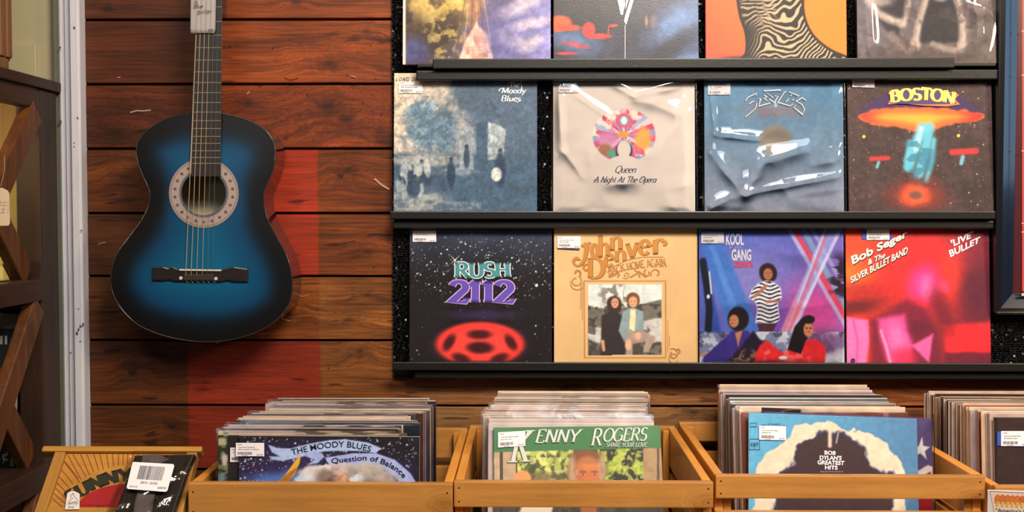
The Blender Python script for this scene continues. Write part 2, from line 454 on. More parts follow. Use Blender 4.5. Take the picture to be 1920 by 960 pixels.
V1 = [(.12, 0), (.12, 1)]
GL = {   # pen strokes of every letter used on the covers: width, strokes
 'A': (.80, [[(0, 0), (.4, 1)], [(.4, 1), (.8, 0)], [(.16, .34), (.64, .34)]]),
 'B': (.72, [V1, [(.12, 1)] + arc(.36, .765, .25, .235, 90, -90) + [(.12, .53)], [(.36, .53)] + arc(.38, .265, .29, .265, 90, -90) + [(.12, 0)]]),
 'C': (.80, [arc(.44, .5, .42, .5, 45, 315, 16)]),
 'D': (.82, [V1, [(.12, 1), (.3, 1)] + arc(.34, .5, .42, .5, 90, -90, 14) + [(.12, 0)]]),
 'E': (.68, [V1, [(.12, 1), (.6, 1), (.62, .84)], [(.12, .52), (.48, .52)], [(.12, 0), (.62, 0), (.66, .18)]]),
 'G': (.86, [arc(.44, .5, .42, .5, 45, 325, 16), [(.54, .44), (.8, .44)], [(.79, .44), (.79, .06)]]),
 'H': (.84, [V1, [(.72, 0), (.72, 1)], [(.12, .52), (.72, .52)]]),
 'I': (.30, [[(.15, 0), (.15, 1)]]),
 'J': (.60, [[(.45, 1), (.45, .2)] + arc(.25, .2, .2, .2, 0, -170, 8)]),
 'K': (.82, [V1, [(.12, .42), (.72, 1)], [(.32, .62), (.78, 0)]]),
 'L': (.66, [V1, [(.12, 0), (.6, 0), (.63, .2)]]),
 'M': (1.0, [[(.1, 0), (.14, 1)], [(.14, 1), (.5, .1)], [(.5, .1), (.86, 1)], [(.86, 1), (.9, 0)]]),
 'N': (.86, [[(.12, 0), (.12, 1)], [(.12, 1), (.74, 0)], [(.74, 0), (.74, 1)]]),
 'O': (.90, [arc(.45, .5, .42, .5, 0, 360, 24)]),
 'Q': (.90, [arc(.45, .5, .42, .5, 0, 360, 24), [(.45, .15), (.6, -.05), (.9, -.15)]]),
 'R': (.80, [V1, [(.12, 1)] + arc(.38, .75, .27, .25, 90, -90) + [(.12, .5)], [(.38, .5), (.76, 0)]]),
 'S': (.64, [arc(.32, .75, .25, .25, 35, 270, 12) + arc(.32, .25, .27, .25, 90, -145, 12)[1:]]),
 'T': (.74, [[(.37, 0), (.37, 1)], [(.02, .84), (.04, 1), (.7, 1), (.72, .84)]]),
 'U': (.84, [[(.12, 1), (.12, .34)] + arc(.42, .34, .30, .34, 180, 360, 12) + [(.72, 1)]]),
 'V': (.80, [[(0, 1), (.4, 0)], [(.4, 0), (.8, 1)]]),
 'W': (1.1, [[(0, 1), (.28, 0)], [(.28, 0), (.55, .9)], [(.55, .9), (.82, 0)], [(.82, 0), (1.1, 1)]]),
 'Y': (.80, [[(.02, 1), (.4, .45)], [(.78, 1), (.4, .45)], [(.4, .45), (.4, 0)]]),
 '1': (.46, [[(.04, .78), (.24, 1)], [(.24, 1), (.24, 0)]]),
 '2': (.70, [arc(.33, .72, .28, .28, 165, -20, 12) + [(.06, .02), (.64, .02), (.66, .2)]]),
 'a': (.56, [arc(.26, .3, .23, .3, 0, 360, 14), [(.49, .6), (.49, 0)]]),
 'b': (.56, [[(.1, 1), (.1, 0)], arc(.3, .3, .22, .3, 0, 360, 14)]),
 'd': (.58, [arc(.26, .3, .23, .3, 0, 360, 14), [(.49, 1), (.49, 0)]]),
 'e': (.52, [[(.05, .33), (.47, .33)] + arc(.26, .31, .22, .31, 5, 320, 14)]),
 'g': (.56, [arc(.26, .3, .23, .3, 0, 360, 14), [(.49, .6), (.49, -.12)] + arc(.27, -.12, .22, .2, 0, -150, 8)]),
 'h': (.58, [[(.1, 0), (.1, 1)], [(.1, .35)] + arc(.3, .38, .2, .22, 160, 0, 8) + [(.5, 0)]]),
 'i': (.24, [[(.12, 0), (.12, .6)], [(.1, .82), (.16, .88)]]),
 'k': (.54, [[(.1, 0), (.1, 1)], [(.1, .25), (.46, .6)], [(.22, .36), (.5, 0)]]),
 'l': (.24, [[(.12, 0), (.12, 1)]]),
 'm': (.86, [[(.1, 0), (.1, .6)], [(.1, .38)] + arc(.27, .4, .17, .2, 160, 0, 8) + [(.44, 0)], [(.44, .38)] + arc(.6, .4, .16, .2, 160, 0, 8) + [(.76, 0)]]),
 'n': (.58, [[(.1, 0), (.1, .6)], [(.1, .36)] + arc(.3, .39, .2, .21, 160, 0, 8) + [(.5, 0)]]),
 'o': (.56, [arc(.28, .3, .23, .3, 0, 360, 16)]),
 'p': (.56, [[(.1, .6), (.1, -.35)], arc(.3, .3, .22, .3, 0, 360, 14)]),
 'r': (.42, [[(.1, 0), (.1, .6)], [(.1, .36)] + arc(.28, .4, .17, .2, 160, 40, 6)]),
 's': (.44, [arc(.22, .45, .16, .15, 35, 270, 8) + arc(.22, .15, .18, .15, 90, -145, 8)[1:]]),
 't': (.36, [[(.16, .86), (.16, .12), (.3, 0)], [(.02, .6), (.32, .6)]]),
 'u': (.58, [[(.1, .6), (.1, .2)] + arc(.29, .2, .19, .2, 180, 340, 8), [(.48, .6), (.48, 0)]]),
 'v': (.54, [[(.02, .6), (.26, 0)], [(.26, 0), (.5, .6)]]),
 'y': (.54, [[(.04, .6), (.27, .02)], [(.5, .6), (.1, -.34)]]),
 "'": (.18, [[(.12, 1), (.07, .8)]]),
 '&': (.84, [[(.78, 0), (.2, .7)] + arc(.36, .8, .16, .19, 200, -20, 8) + [(.14, .36)] + arc(.34, .23, .25, .23, 150, 330, 8) + [(.74, .5)]]),
 '!': (.24, [[(.12, .28), (.12, 1)], [(.12, 0), (.12, .08)]]),
 ' ': (.34, []),
}

class G2:
    """flat lettering or line work, collected in picture coordinates"""
    def __init__(s): s.v = []; s.f = []; s.l = []; s.k = 0
    def add(s, v, f):
        k = len(s.v); s.v += [tuple(p) for p in v]; s.f += [tuple(i + k for i in q) for q in f]
        s.l += [s.k % 8] * len(v); s.k += 1
    def poly(s, pts): s.add(pts, [tuple(range(len(pts)))])
    def text(s, body, warp, bold=0.0, space=1.0):
        v0, _ = font_geo(body, 0.0, space)
        v, f = font_geo(body, bold, space)
        if not len(v): return
        lo, hi = v0.min(0), v0.max(0)
        u = (v - lo) / np.maximum(hi - lo, 1e-6)
        s.add([warp(a, b) for a, b in u], f)
    def ribbon(s, pts, w, closed=False):
        """w: a width or a function of direction"""
        p = [np.array(q, float) for q in pts]
        n = len(p); L = []; R = []
        for i in range(n):
            a = p[i - 1] if (i > 0) else (p[-2] if closed else p[i]); b = p[i + 1] if i < n - 1 else (p[1] if closed else p[i])
            d = b - a; ln = math.hypot(*d) or 1e-9; d = d / ln
            hw = (w(d, i / max(1, n - 1)) if callable(w) else w) / 2
            if 0 < i < n - 1:
                d1 = p[i] - p[i - 1]; l1 = math.hypot(*d1) or 1e-9
                cs = abs(float(d1 @ d) / l1); hw = hw / max(0.55, cs)
            nn = np.array([-d[1], d[0]]) * hw
            L.append(p[i] + nn); R.append(p[i] - nn)
        s.add(L + R, [(i, i + 1, n + i + 1, n + i) for i in range(n - 1)])
    def pen(s, body, warp, thick=.16, thin=.05, serif=.0, sthick=None, slant=0.0, space=.08, asp=1.0, ht=1.0):
        """broad pen lettering with serifs; warp takes (u, v): u 0..1 over the whole line, v 0 baseline .. 1 cap height"""
        x = 0; strokes = []
        for ch in body:
            w, st = GL.get(ch, GL[' '])
            for q in st: strokes.append([(a + x, b) for a, b in q])
            x += w + space
        tot = max(1e-6, x - space)
        W = lambda a, b: warp((a + slant * b) / tot, b)
        for q in strokes:
            g = G2()
            def wid(d, t): return thin + (thick - thin) * abs(d[1]) ** 1.2
            g.ribbon(q, wid, closed=(len(q) > 3 and abs(q[0][0] - q[-1][0]) + abs(q[0][1] - q[-1][1]) < 1e-6))
            if serif:
                for e, nb in ((q[0], q[1]), (q[-1], q[-2])):
                    if abs(e[1] - nb[1]) > abs(e[0] - nb[0]) * 0.8 and (abs(e[1]) < .03 or abs(e[1] - 1) < .03 or abs(e[1] - .6) < .01) and abs(e[1] - nb[1]) > 0.2:
                        t = sthick or thin
                        sg = 1 if nb[1] > e[1] else -1
                        g.add([(e[0] - serif, e[1]), (e[0] + serif, e[1]), (e[0] + serif, e[1] + sg * t), (e[0] - serif, e[1] + sg * t)], [(0, 1, 2, 3)])
            s.add([W(a, b) for a, b in g.v], g.f)
    def emit(s, name, m, parent, loc2, layer=1, step=0.00022, front=0.0):
        me = bpy.data.meshes.new(name)
        vs = []
        for p, lv in zip(s.v, s.l):
            x, z = loc2(*p); vs.append((x, front - step * layer - lv * 2.4e-5, z))
        me.from_pydata(vs, [], s.f)
        # face the viewer side (-y)
        bm = bmesh.new(); bm.from_mesh(me)
        for f in bm.faces:
            f.normal_update()
            if f.normal.y > 0: f.normal_flip()
        bm.to_mesh(me); bm.free()
        return obj(name, me, m, parent)

def quad(tl, tr, br, bl, bulge=0.0, bulge2=None):
    """bilinear map with an arch; v = 0 bottom, 1 top"""
    b2 = bulge if bulge2 is None else bulge2
    def f(u, v):
        x = (tl[0] * (1 - u) + tr[0] * u) * v + (bl[0] * (1 - u) + br[0] * u) * (1 - v)
        y = (tl[1] * (1 - u) + tr[1] * u) * v + (bl[1] * (1 - u) + br[1] * u) * (1 - v)
        return x, y - (bulge * v + b2 * (1 - v)) * 4 * u * (1 - u)
    return f

def rect(x0, y0, x1, y1): return quad((x0, y0), (x1, y0), (x1, y1), (x0, y1))

# ================================================================== THE SETTING
def structure(o): o['kind'] = 'structure'; return o

M_FLOOR = wood('floor_boards', (70, 48, 30), (120, 86, 54), axis=0)
bm = bmesh.new(); box(bm, -3.2, 3.2, -3.2, 2.72, -0.04, 0.0)
structure(obj('floor', bm, M_FLOOR))

# --- plank wall
def wz(py, Y=WALL_Y, px=450): return P(px, py, Y).z
def wx(px, Y=WALL_Y, py=394): return P(px, py, Y).x

ROWS = [-205, -85, 37, 158, 279, 400, 518, 638, 760, 880, 1000, 1120, 1240, 1360, 1480, 1600, 1695]
class Lattice:
    """smooth random field that can be read at any coordinates"""
    def __init__(s, seed): s.g = np.random.default_rng(seed).random((256, 256))
    def one(s, x, y):
        xi = np.floor(x).astype(int); yi = np.floor(y).astype(int); fx = x - xi; fy = y - yi
        fx = fx * fx * (3 - 2 * fx); fy = fy * fy * (3 - 2 * fy); xi %= 256; yi %= 256; x2 = (xi + 1) % 256; y2 = (yi + 1) % 256
        return (s.g[yi, xi] * (1 - fx) + s.g[yi, x2] * fx) * (1 - fy) + (s.g[y2, xi] * (1 - fx) + s.g[y2, x2] * fx) * fy
    def __call__(s, x, y, o=3):
        t = 0; a = 1; w = 0
        for k in range(o):
            t = t + a * s.one(x * 2 ** k + 17 * k, y * 2 ** k + 31 * k); w += a; a *= .55
        return t / w
# stain of every stretch of board, left stretches darkened for light falloff too, by row: (from x, colour), fading over a few pixels where the stain was wiped on
STAIN_AND_FALLOFF = {
 1: [(150, (92, 50, 24)), (430, (150, 78, 30))],
 2: [(150, (92, 46, 22)), (418, (152, 78, 30))],
 3: [(150, (104, 52, 24)), (420, (142, 68, 26))],
 4: [(150, (110, 62, 30)), (505, (168, 58, 36)), (598, (134, 72, 32))],
 5: [(150, (84, 50, 28)), (505, (162, 56, 36)), (599, (122, 68, 32))],
 6: [(150, (94, 58, 30)), (486, (140, 82, 36)), (600, (148, 98, 54))],
 7: [(150, (98, 56, 26)), (351, (138, 50, 32)), (601, (144, 96, 54)), (769, (156, 116, 84)), (1335, (160, 98, 56))],
 8: [(150, (102, 60, 28)), (351, (134, 48, 32)), (601, (124, 88, 56)), (805, (140, 112, 86)), (1340, (140, 88, 54))],
}
KNOTS = {1: [(560, 4, 10, 7)], 2: [(620, 120, 26, 14), (690, 60, 14, 8)], 3: [(617, 200, 26, 26), (470, 194, 14, 10), (652, 225, 20, 16), (220, 250, 34, 22), (735, 265, 40, 22)], 4: [(238, 330, 16, 14), (640, 330, 10, 12), (655, 320, 16, 10)],
         5: [(690, 470, 14, 9)], 6: [(540, 590, 22, 10), (520, 560, 20, 8), (690, 552, 12, 5), (655, 600, 20, 6)], 7: [(676, 658, 10, 12), (246, 700, 12, 12), (290, 665, 30, 10), (380, 730, 20, 6), (1245, 716, 10, 6), (1060, 726, 24, 10), (1640, 700, 26, 16)], 8: [(320, 800, 14, 9), (1300, 770, 16, 9)]}
def board_colour(r, X, Yp):
    seed = r * 13; L1, L2, L3 = Lattice(seed), Lattice(seed + 1), Lattice(seed + 2)
    g = Yp.copy(); dark = np.zeros_like(X)
    for kx, ky, rx, ry in KNOTS.get(r, []):
        dx = (X - kx) / rx; dy = (Yp - ky) / ry
        d = np.hypot(dx * .75, dy) * (1 + .35 * (L3(X / 9., Yp / 7., 2) - .5)); w = np.exp(-(d / 1.7) ** 2)
        g = g * (1 - w) + (ky + ry * 1.5 * d) * w
        g = g + 10 * np.exp(-(dx * .35) ** 2 - (dy * .45) ** 2) * np.tanh(dy * 1.5)
        dark = np.maximum(dark, .75 * np.exp(-(d / .55) ** 2)); dark = np.maximum(dark, .35 * np.exp(-(d / 1.4) ** 2) * (L2(X / 7., Yp / 6., 2) > .5))
    big = L1(X / 190., Yp / 55., 3)
    mid = L2(X / 120., g / 10., 3)
    fine = L3(X / 45., g / 1.35, 3)
    ring = .5 + .5 * np.sin(2 * math.pi * (g / 8.5 + 2.6 * L1(X / 330., g / 38., 2)))
    saw = L2(X / 2.6, Yp / 40., 2)
    dark = np.maximum(dark, .7 * sstep(.70, .82, L1(X / 70. + 40, g / 9. + 9, 3)))
    v = .34 * (big - .5) * 2 + .36 * (mid - .5) * 2 + .34 * (fine - .5) * 2 + .12 * (ring - .5) + .05 * (saw - .5)
    st = STAIN_AND_FALLOFF.get(r, [(150, (100, 58, 32))])
    base = np.empty(X.shape + (3,)); base[:] = st[0][1]
    for x0, col in st[1:]:
        a = sstep(-3, 3, X - x0 + (L3(X / 6., Yp / 5., 2) - .5) * 6)[..., None]; base = base * (1 - a) + np.array(col, float) * a
    base = base * np.array([.76, .66, .50])
    k = np.clip(1 + .85 * v, .3, 1.8)[..., None] ** np.array([.95, 1.08, 1.15])
    red = (base[..., 0] > 2.75 * base[..., 1])[..., None]
    k = np.where(red, 1.12 + (k - 1) * .55, k)
    return np.clip(base * k * (1 - dark[..., None] * np.array([.62, .70, .74])), 0, 255)
av, af, ac = [], [], []
cnt = 0
for r in range(len(ROWS) - 1):
    y0, y1 = ROWS[r] + 1.3, ROWS[r + 1] - 1.3
    fine_row = 1 <= r <= 8
    xs = list(np.arange(150, 775, 2.5 if fine_row else 40)) + list(np.arange(775, 2012, 4 if r in (7, 8) else 60)) + [2012]
    ys = [y0, y0 + .9] + list(np.linspace(y0 + 2.2, y1 - 2.2, 74 if fine_row else 6)) + [y1 - .9, y1]
    X, Yp = np.meshgrid(np.array(xs), np.array(ys))
    col = board_colour(r, X, Yp)
    wX = wx(0) + (X - 0) * (wx(1000) - wx(0)) / 1000.0
    zt_, zb2 = wz(ROWS[r]), wz(ROWS[r + 1])
    wZ = zt_ + (Yp - ROWS[r]) / (ROWS[r + 1] - ROWS[r]) * (zb2 - zt_)
    dep = np.zeros_like(X); dep[0] = dep[-1] = .014; dep[1] = dep[-2] = .0018
    wY = WALL_Y - .0028 + dep + .0016 * (Lattice(r + 90)(X / 160., Yp / 70., 2) - .5) + random.uniform(-.001, .001)
    co = np.stack([wX, wY, wZ], -1).reshape(-1, 3)
    nr_, nc_ = X.shape; ii = np.arange(nr_ * nc_).reshape(nr_, nc_) + cnt
    q = np.stack([ii[1:, :-1], ii[1:, 1:], ii[:-1, 1:], ii[:-1, :-1]], -1).reshape(-1, 4)
    av.append(co); af += q.tolist(); ac.append(col.reshape(-1, 3)); cnt += nr_ * nc_
# pale scuffs and nail holes worn into the boards
def scuff(pts, w, col=(168, 140, 118)):
    global cnt
    q = [P(x, y, WALL_Y - 0.0055) for x, y in pts]
    for a, b in zip(q, q[1:]):
        d = (b - a).normalized() if (b - a).length else Vector((1, 0, 0)); nn = Vector((-d.z, 0, d.x)) * w * 0.5
        av.append(np.array([tuple(p) for p in (a - nn, b - nn, b + nn, a + nn)])); ac.append(np.tile(col, (4, 1)))
        af.append([cnt, cnt + 1, cnt + 2, cnt + 3]); cnt += 4
for s_ in [([(244, 211), (256, 207.5), (268, 208), (283, 206.5)], .0028), ([(220, 146), (226, 144)], .002), ([(184, 458), (191, 455.5), (198, 454.5)], .0014),
           ([(463, 176), (468, 172)], .0024), ([(702, 335), (708, 340), (716, 347), (725, 352), (730, 355)], .0045), ([(536, 560), (552, 553), (566, 556), (580, 552)], .0012), ([(520, 596), (545, 602)], .0012), ([(658, 142), (668, 145)], .002)]:
    scuff(*s_)
scuff([(533, 145), (540, 149), (550, 149), (559, 145)], .0012, (44, 26, 18))
for x, y in [(430, 87), (510, 90), (204, 665), (228, 765), (640, 330), (650, 140), (575, 178), (700, 500), (615, 690), (561, 80), (694, 84), (703, 147), (560, 215), (714, 215)]:
    scuff([(x, y), (x + 2.4, y + .5)], .0022, (40, 24, 16))
me = bpy.data.meshes.new('wall_back'); me.from_pydata(np.vstack(av).tolist(), [], af)
set_colors(me, 'ink', np.vstack(ac))
M_WALL = print_mat('stained_planks', rough=.5, bump=0, spec=.28)
nt = M_WALL.node_tree
tc = N(nt, 'ShaderNodeTexCoord'); mp = N(nt, 'ShaderNodeMapping'); mp.inputs['Scale'].default_value = (12, 12, 160)
nz_ = N(nt, 'ShaderNodeTexNoise'); nz_.inputs['Scale'].default_value = 1.0; nz_.inputs['Detail'].default_value = 5
bp = N(nt, 'ShaderNodeBump'); bp.inputs['Strength'].default_value = .35; bp.inputs['Distance'].default_value = .002
nt.links.new(tc.outputs['Object'], mp.inputs['Vector']); nt.links.new(mp.outputs[0], nz_.inputs['Vector']); nt.links.new(nz_.outputs['Fac'], bp.inputs['Height']); nt.links.new(bp.outputs[0], nt.nodes['Principled BSDF'].inputs['Normal'])
structure(obj('wall_back', me, M_WALL))
bm = bmesh.new(); box(bm, -3.2, 3.2, WALL_Y + 0.02, WALL_Y + 0.12, 0, 2.95)
structure(obj('wall_core', bm, mat('dark_studs', (24, 17, 12), .9)))
bpy.data.objects['wall_core'].name = 'wall_rear'

# --- white moulded door casing and the cream door beside it
M_WHITE = mat('white_gloss_paint', (196, 196, 204), rough=0.45, var=0.05, vscale=14, bump=0.1, bscale=60, stretch=(6, 6, 1))
xa, xb = P(112.5, 394, 2.565).x, P(154, 394, 2.565).x
prof = [(0, 0), (0, .030), (.10, .034), (.13, .028), (.30, .030), (.36, .037), (.41, .026), (.47, .022), (.53, .026), (.57, .036), (.62, .040), (.86, .040), (.88, .034), (1, .034), (1, 0)]
bm = bmesh.new()
ra = [bm.verts.new((xa + (xb - xa) * u, WALL_Y - d, 0)) for u, d in prof]
rb = [bm.verts.new((xa + (xb - xa) * u, WALL_Y - d, 2.6)) for u, d in prof]
for i in range(len(prof) - 1): bm.faces.new([ra[i], ra[i + 1], rb[i + 1], rb[i]])
bm.faces.new(ra); bm.faces.new(rb[::-1]); bm.faces.new([ra[-1], ra[0], rb[0], rb[-1]])
bmesh.ops.recalc_face_normals(bm, faces=bm.faces)
tr1 = structure(obj('trim_1', bm, M_WHITE))
# worn nail holes and chips on the casing
bm = bmesh.new()
for x, y, w in [(139, 52, .004), (112, 89, .003), (145, 221, .0024), (139, 268, .002), (139, 275, .002), (113, 228, .004), (152, 432, .002), (147, 618, .004), (144, 625, .005), (150, 612, .003), (132, 661, .002), (147, 579, .002), (155, 608, .003), (150, 640, .002)]:
    p = P(x, y, WALL_Y - 0.0415)
    box(bm, p.x - w * .4, p.x + w * .4, p.y, p.y + .004, p.z - w * .7, p.z + w * .7, bev=.0003)
obj('paint_chip', bm, mat('bare_wood_chip', (84, 62, 48), .8), tr1)
M_CREAM = mat('cream_door_paint', (176, 166, 132), rough=0.5, var=0.03)
bm = bmesh.new()
box(bm, -1.95, xa, WALL_Y + 0.0, WALL_Y + 0.019, 0, 2.45)
door = structure(obj('door_1', bm, M_CREAM))
pz = wz(84, WALL_Y, 60); pxr = P(71, 100, WALL_Y).x
for k, (i, d) in enumerate([(0, .012), (.012, .009), (.024, .006)]):
    bm = bmesh.new(); box(bm, -1.75 + i, pxr - i, WALL_Y - d, WALL_Y + .001, pz - .62 + i, pz - i, bev=.002)
    obj('door_panel' if k == 2 else 'panel_moulding', bm, M_CREAM, door)
bm = bmesh.new(); box(bm, xa - 0.012, xa - .0002, WALL_Y - 0.028, WALL_Y + .0, 0, 2.5, bev=.001)
structure(obj('trim_2', bm, mat('jamb_shade_tone', (92, 96, 80), .6)))  # grey-green colour stands in for shade on the casing's side

# --- low table that carries the crates (below the picture)
FLOOR_Z = 1.5 - 0.705
TABLE_Z = FLOOR_Z - 0.014
tbl = thing('display_table', 'dark wooden table under the row of record crates', 'table', (0.25, 2.15, 0))
M_TABLE = wood('table_wood', (50, 32, 20), (88, 58, 34), axis=0)
boxo('tabletop', (-1.22, 1.30, -0.49, 0.43, TABLE_Z - 0.035, TABLE_Z), M_TABLE, tbl, .004)
for sx in (-1.15, 1.23):
    for sy in (-0.43, 0.37):
        boxo('leg', (sx - .035, sx + .035, sy - .035, sy + .035, 0, TABLE_Z - .035), M_TABLE, tbl, .004)

# ================================================================== SEQUINNED BACKING AND LEDGES
PAN_Y = 2.586
panel = thing('backing_panel', 'black sequinned backing panel behind the wall records', 'panel', (P(1300, 394, PAN_Y).x, PAN_Y, 0.9))
px0, px1 = P(736, 394, PAN_Y).x - panel.location.x, P(2010, 394, PAN_Y).x - panel.location.x
pz0, pz1 = P(1300, 708, PAN_Y).z - .9, P(1300, -215, PAN_Y).z - .9
M_BLACKCLOTH = mat('black_cloth', (14, 13, 13), .85)
boxo('board', (px0, px1, 0, .0090, pz0, pz1), M_BLACKCLOTH, panel, .002)
covers_px = [(757, -150, 1032, 119), (1037, -150, 1307, 119), (1320, -150, 1582, 119), (1600, -150, 1860, 119), (740, 140, 1008, 403), (1036, 140, 1303, 403), (1318, 140, 1583, 403), (1590, 140, 1862, 403),
             (768, 425, 1037, 690), (1040, 425, 1311, 690), (1312, 425, 1585, 690), (1588, 425, 1858, 690), (1872, -200, 2200, 585)]
bm = bmesh.new()
sp = 0.0052
nx = int((px1 - px0) / sp); nz = int((pz1 - pz0) / sp)
for j in range(nz):
    for i in range(nx):
        x = px0 + (i + .5 + .5 * (j % 2)) * sp; z = pz0 + (j + .5) * sp
        w = (x + panel.location.x, PAN_Y, z + .9)
        q = proj(w)
        if q[0] > 1960 or q[1] < -60: continue
        if any(a + 9 < q[0] < c - 9 and b + 9 < q[1] < d - 9 for a, b, c, d in covers_px): continue
        n = Vector((random.gauss(0, .28), -1, random.gauss(-.12, .3))).normalized()
        u = n.cross(Vector((0, 0, 1))).normalized(); v = n.cross(u)
        c = Vector((x + random.uniform(-.0006, .0006), -0.0014 - random.uniform(0, .001), z))
        r_ = .0027
        bm.faces.new([bm.verts.new(c + (u * math.cos(k * math.pi / 3) + v * math.sin(k * math.pi / 3)) * r_) for k in range(6)])
bmesh.ops.recalc_face_normals(bm, faces=[])
sq = obj('sequins', bm, mat('black_sequin', (15, 15, 18), rough=0.16, metal=0.85, var=.3, vscale=300), panel)
sq['kind'] = 'stuff'

M_LEDGE = mat('black_ledge_paint', (14, 12, 11), rough=0.38, spec=.5, var=.12, vscale=60, bump=.1, bscale=120)
LIP_Y = 2.536
def ledge(label, lip, rail, board_px):
    (lx0, lx1, ly0, ly1), (rx0, rx1, ry0, ry1) = lip, rail
    mx = (rx0 + rx1) / 2
    zb = P(mx, board_px, 2.556).z
    t = thing('record_ledge', label, 'shelf', (P(mx, 394, LIP_Y).x, LIP_Y, zb))
    X = lambda p, y=LIP_Y: P(p, 394, y).x - t.location.x
    Z = lambda p, y=LIP_Y: P(mx, p, y).z - zb
    boxo('lip', (X(lx0), X(lx1), 0, .007, Z(ly1), Z(ly0)), M_LEDGE, t, .0022)
    boxo('shelf_board', (X(rx0 + 2), X(rx1 - 2), .006, PAN_Y - LIP_Y - .0032, -.006, 0), M_LEDGE, t, .001)
    RY = LIP_Y + .015
    boxo('lower_rail', (X(rx0, RY), X(rx1, RY), .015, .027, Z(ry1, RY), Z(ry0, RY)), M_LEDGE, t, .003)
    return zb
zA = ledge('black ledge under the topmost row of records', (812, 1786, 109, 128), (781, 1867, 131, 150), 121)
zB = ledge('black ledge between the middle and bottom rows of wall records', (731, 1867, 396, 411), (736, 1864, 414, 429), 404)
zC = ledge('lowest black ledge, just above the crates of records', (735, 2000, 680, 696), (776, 2000, 699, 711), 689)

# --- framed poster at the right edge
FR_Y = 2.5485
fz0 = P(1868, 590, FR_Y).z; fx0 = P(1868, 394, FR_Y).x
fr = thing('picture_frame', 'black framed poster hanging to the right of the wall records', 'picture', (fx0, FR_Y, fz0))
M_FRAME = mat('black_frame_lacquer', (18, 18, 22), rough=0.2, coat=.6, var=.05)
M_FRAMEIN = mat('dark_blue_frame_bevel', (14, 22, 40), rough=0.22, coat=1.0, var=.05)
FW, FH = .62, .98
def frame_ring(name, a0, y0, a1, y1, m):
    """mitred moulding between two rectangles inset by a0 and a1"""
    bm = bmesh.new()
    A = [(a0, y0, a0), (FW - a0, y0, a0), (FW - a0, y0, FH - a0), (a0, y0, FH - a0)]
    B = [(a1, y1, a1), (FW - a1, y1, a1), (FW - a1, y1, FH - a1), (a1, y1, FH - a1)]
    va = [bm.verts.new(p) for p in A]; vb = [bm.verts.new(p) for p in B]
    for i in range(4): bm.faces.new([va[i], va[(i + 1) % 4], vb[(i + 1) % 4], vb[i]])
    bmesh.ops.recalc_face_normals(bm, faces=bm.faces)
    for f in bm.faces:
        if f.normal.y > 0: f.normal_flip()
    return obj(name, bm, m, fr)
bm = bmesh.new(); box(bm, 0, FW, .024, .0335, 0, FH, bev=.001); obj('frame_back', bm, M_FRAME, fr)
bm = bmesh.new()
for (a, b, c, d) in [(0, .0055, 0, FH), (FW - .0055, FW, 0, FH), (0, FW, 0, .0055), (0, FW, FH - .0055, FH)]:
    box(bm, a, b, 0.0, .026, c, d, bev=.0012)
obj('outer_rim', bm, M_FRAME, fr)
frame_ring('inner_step', .0055, .004, .014, .0015, M_FRAME)
frame_ring('bevel', .014, .003, .0455, .017, M_FRAMEIN)
bm = bmesh.new(); box(bm, .043, FW - .043, .0172, .0238, .043, FH - .043); pr = obj('poster', bm, mat('poster_maroon', (70, 26, 34), .3), fr)
def frame_px(x, y):
    w = P(x, y, FR_Y + .0172); return w.x - fx0, w.z - fz0
g = G2()
for (x, y0, y1, w) in [(1912, -120, 545, 2.6)]:
    g.poly([(x - w / 2, y0), (x + w / 2, y0), (x + w / 2, y1), (x - w / 2, y1)])
g.poly([(1912, 542), (1990, 540), (1990, 543), (1912, 545)])
g.emit('red_border', mat('poster_red', (214, 70, 66), .4), pr, frame_px, 1)
g = G2()
for k in range(110):
    y = -60 + k * 5.6
    g.poly([(1918 + 1.7 * math.cos(a * math.pi / 3), y + 1.7 * math.sin(a * math.pi / 3)) for a in range(6)])
g.emit('blue_dots', mat('poster_blue', (96, 104, 190), .4), pr, frame_px, 1)
g = G2()
M_PW = mat('poster_white', (196, 170, 168), .4)
for y in (60, 142, 283, 418, 434):
    g1 = G2(); g1.poly([(1909, y), (1922, y - 1), (1922, y + .6), (1909, y + 1.6)]); g1.emit('white_line', M_PW, pr, frame_px, 2)
g.poly([(1909, 549), (1926, 546), (1926, 553), (1909, 554)]); g.poly([(1917, 551), (1930, 528), (1930, 551)])
g.emit('white_motif', M_PW, pr, frame_px, 2)

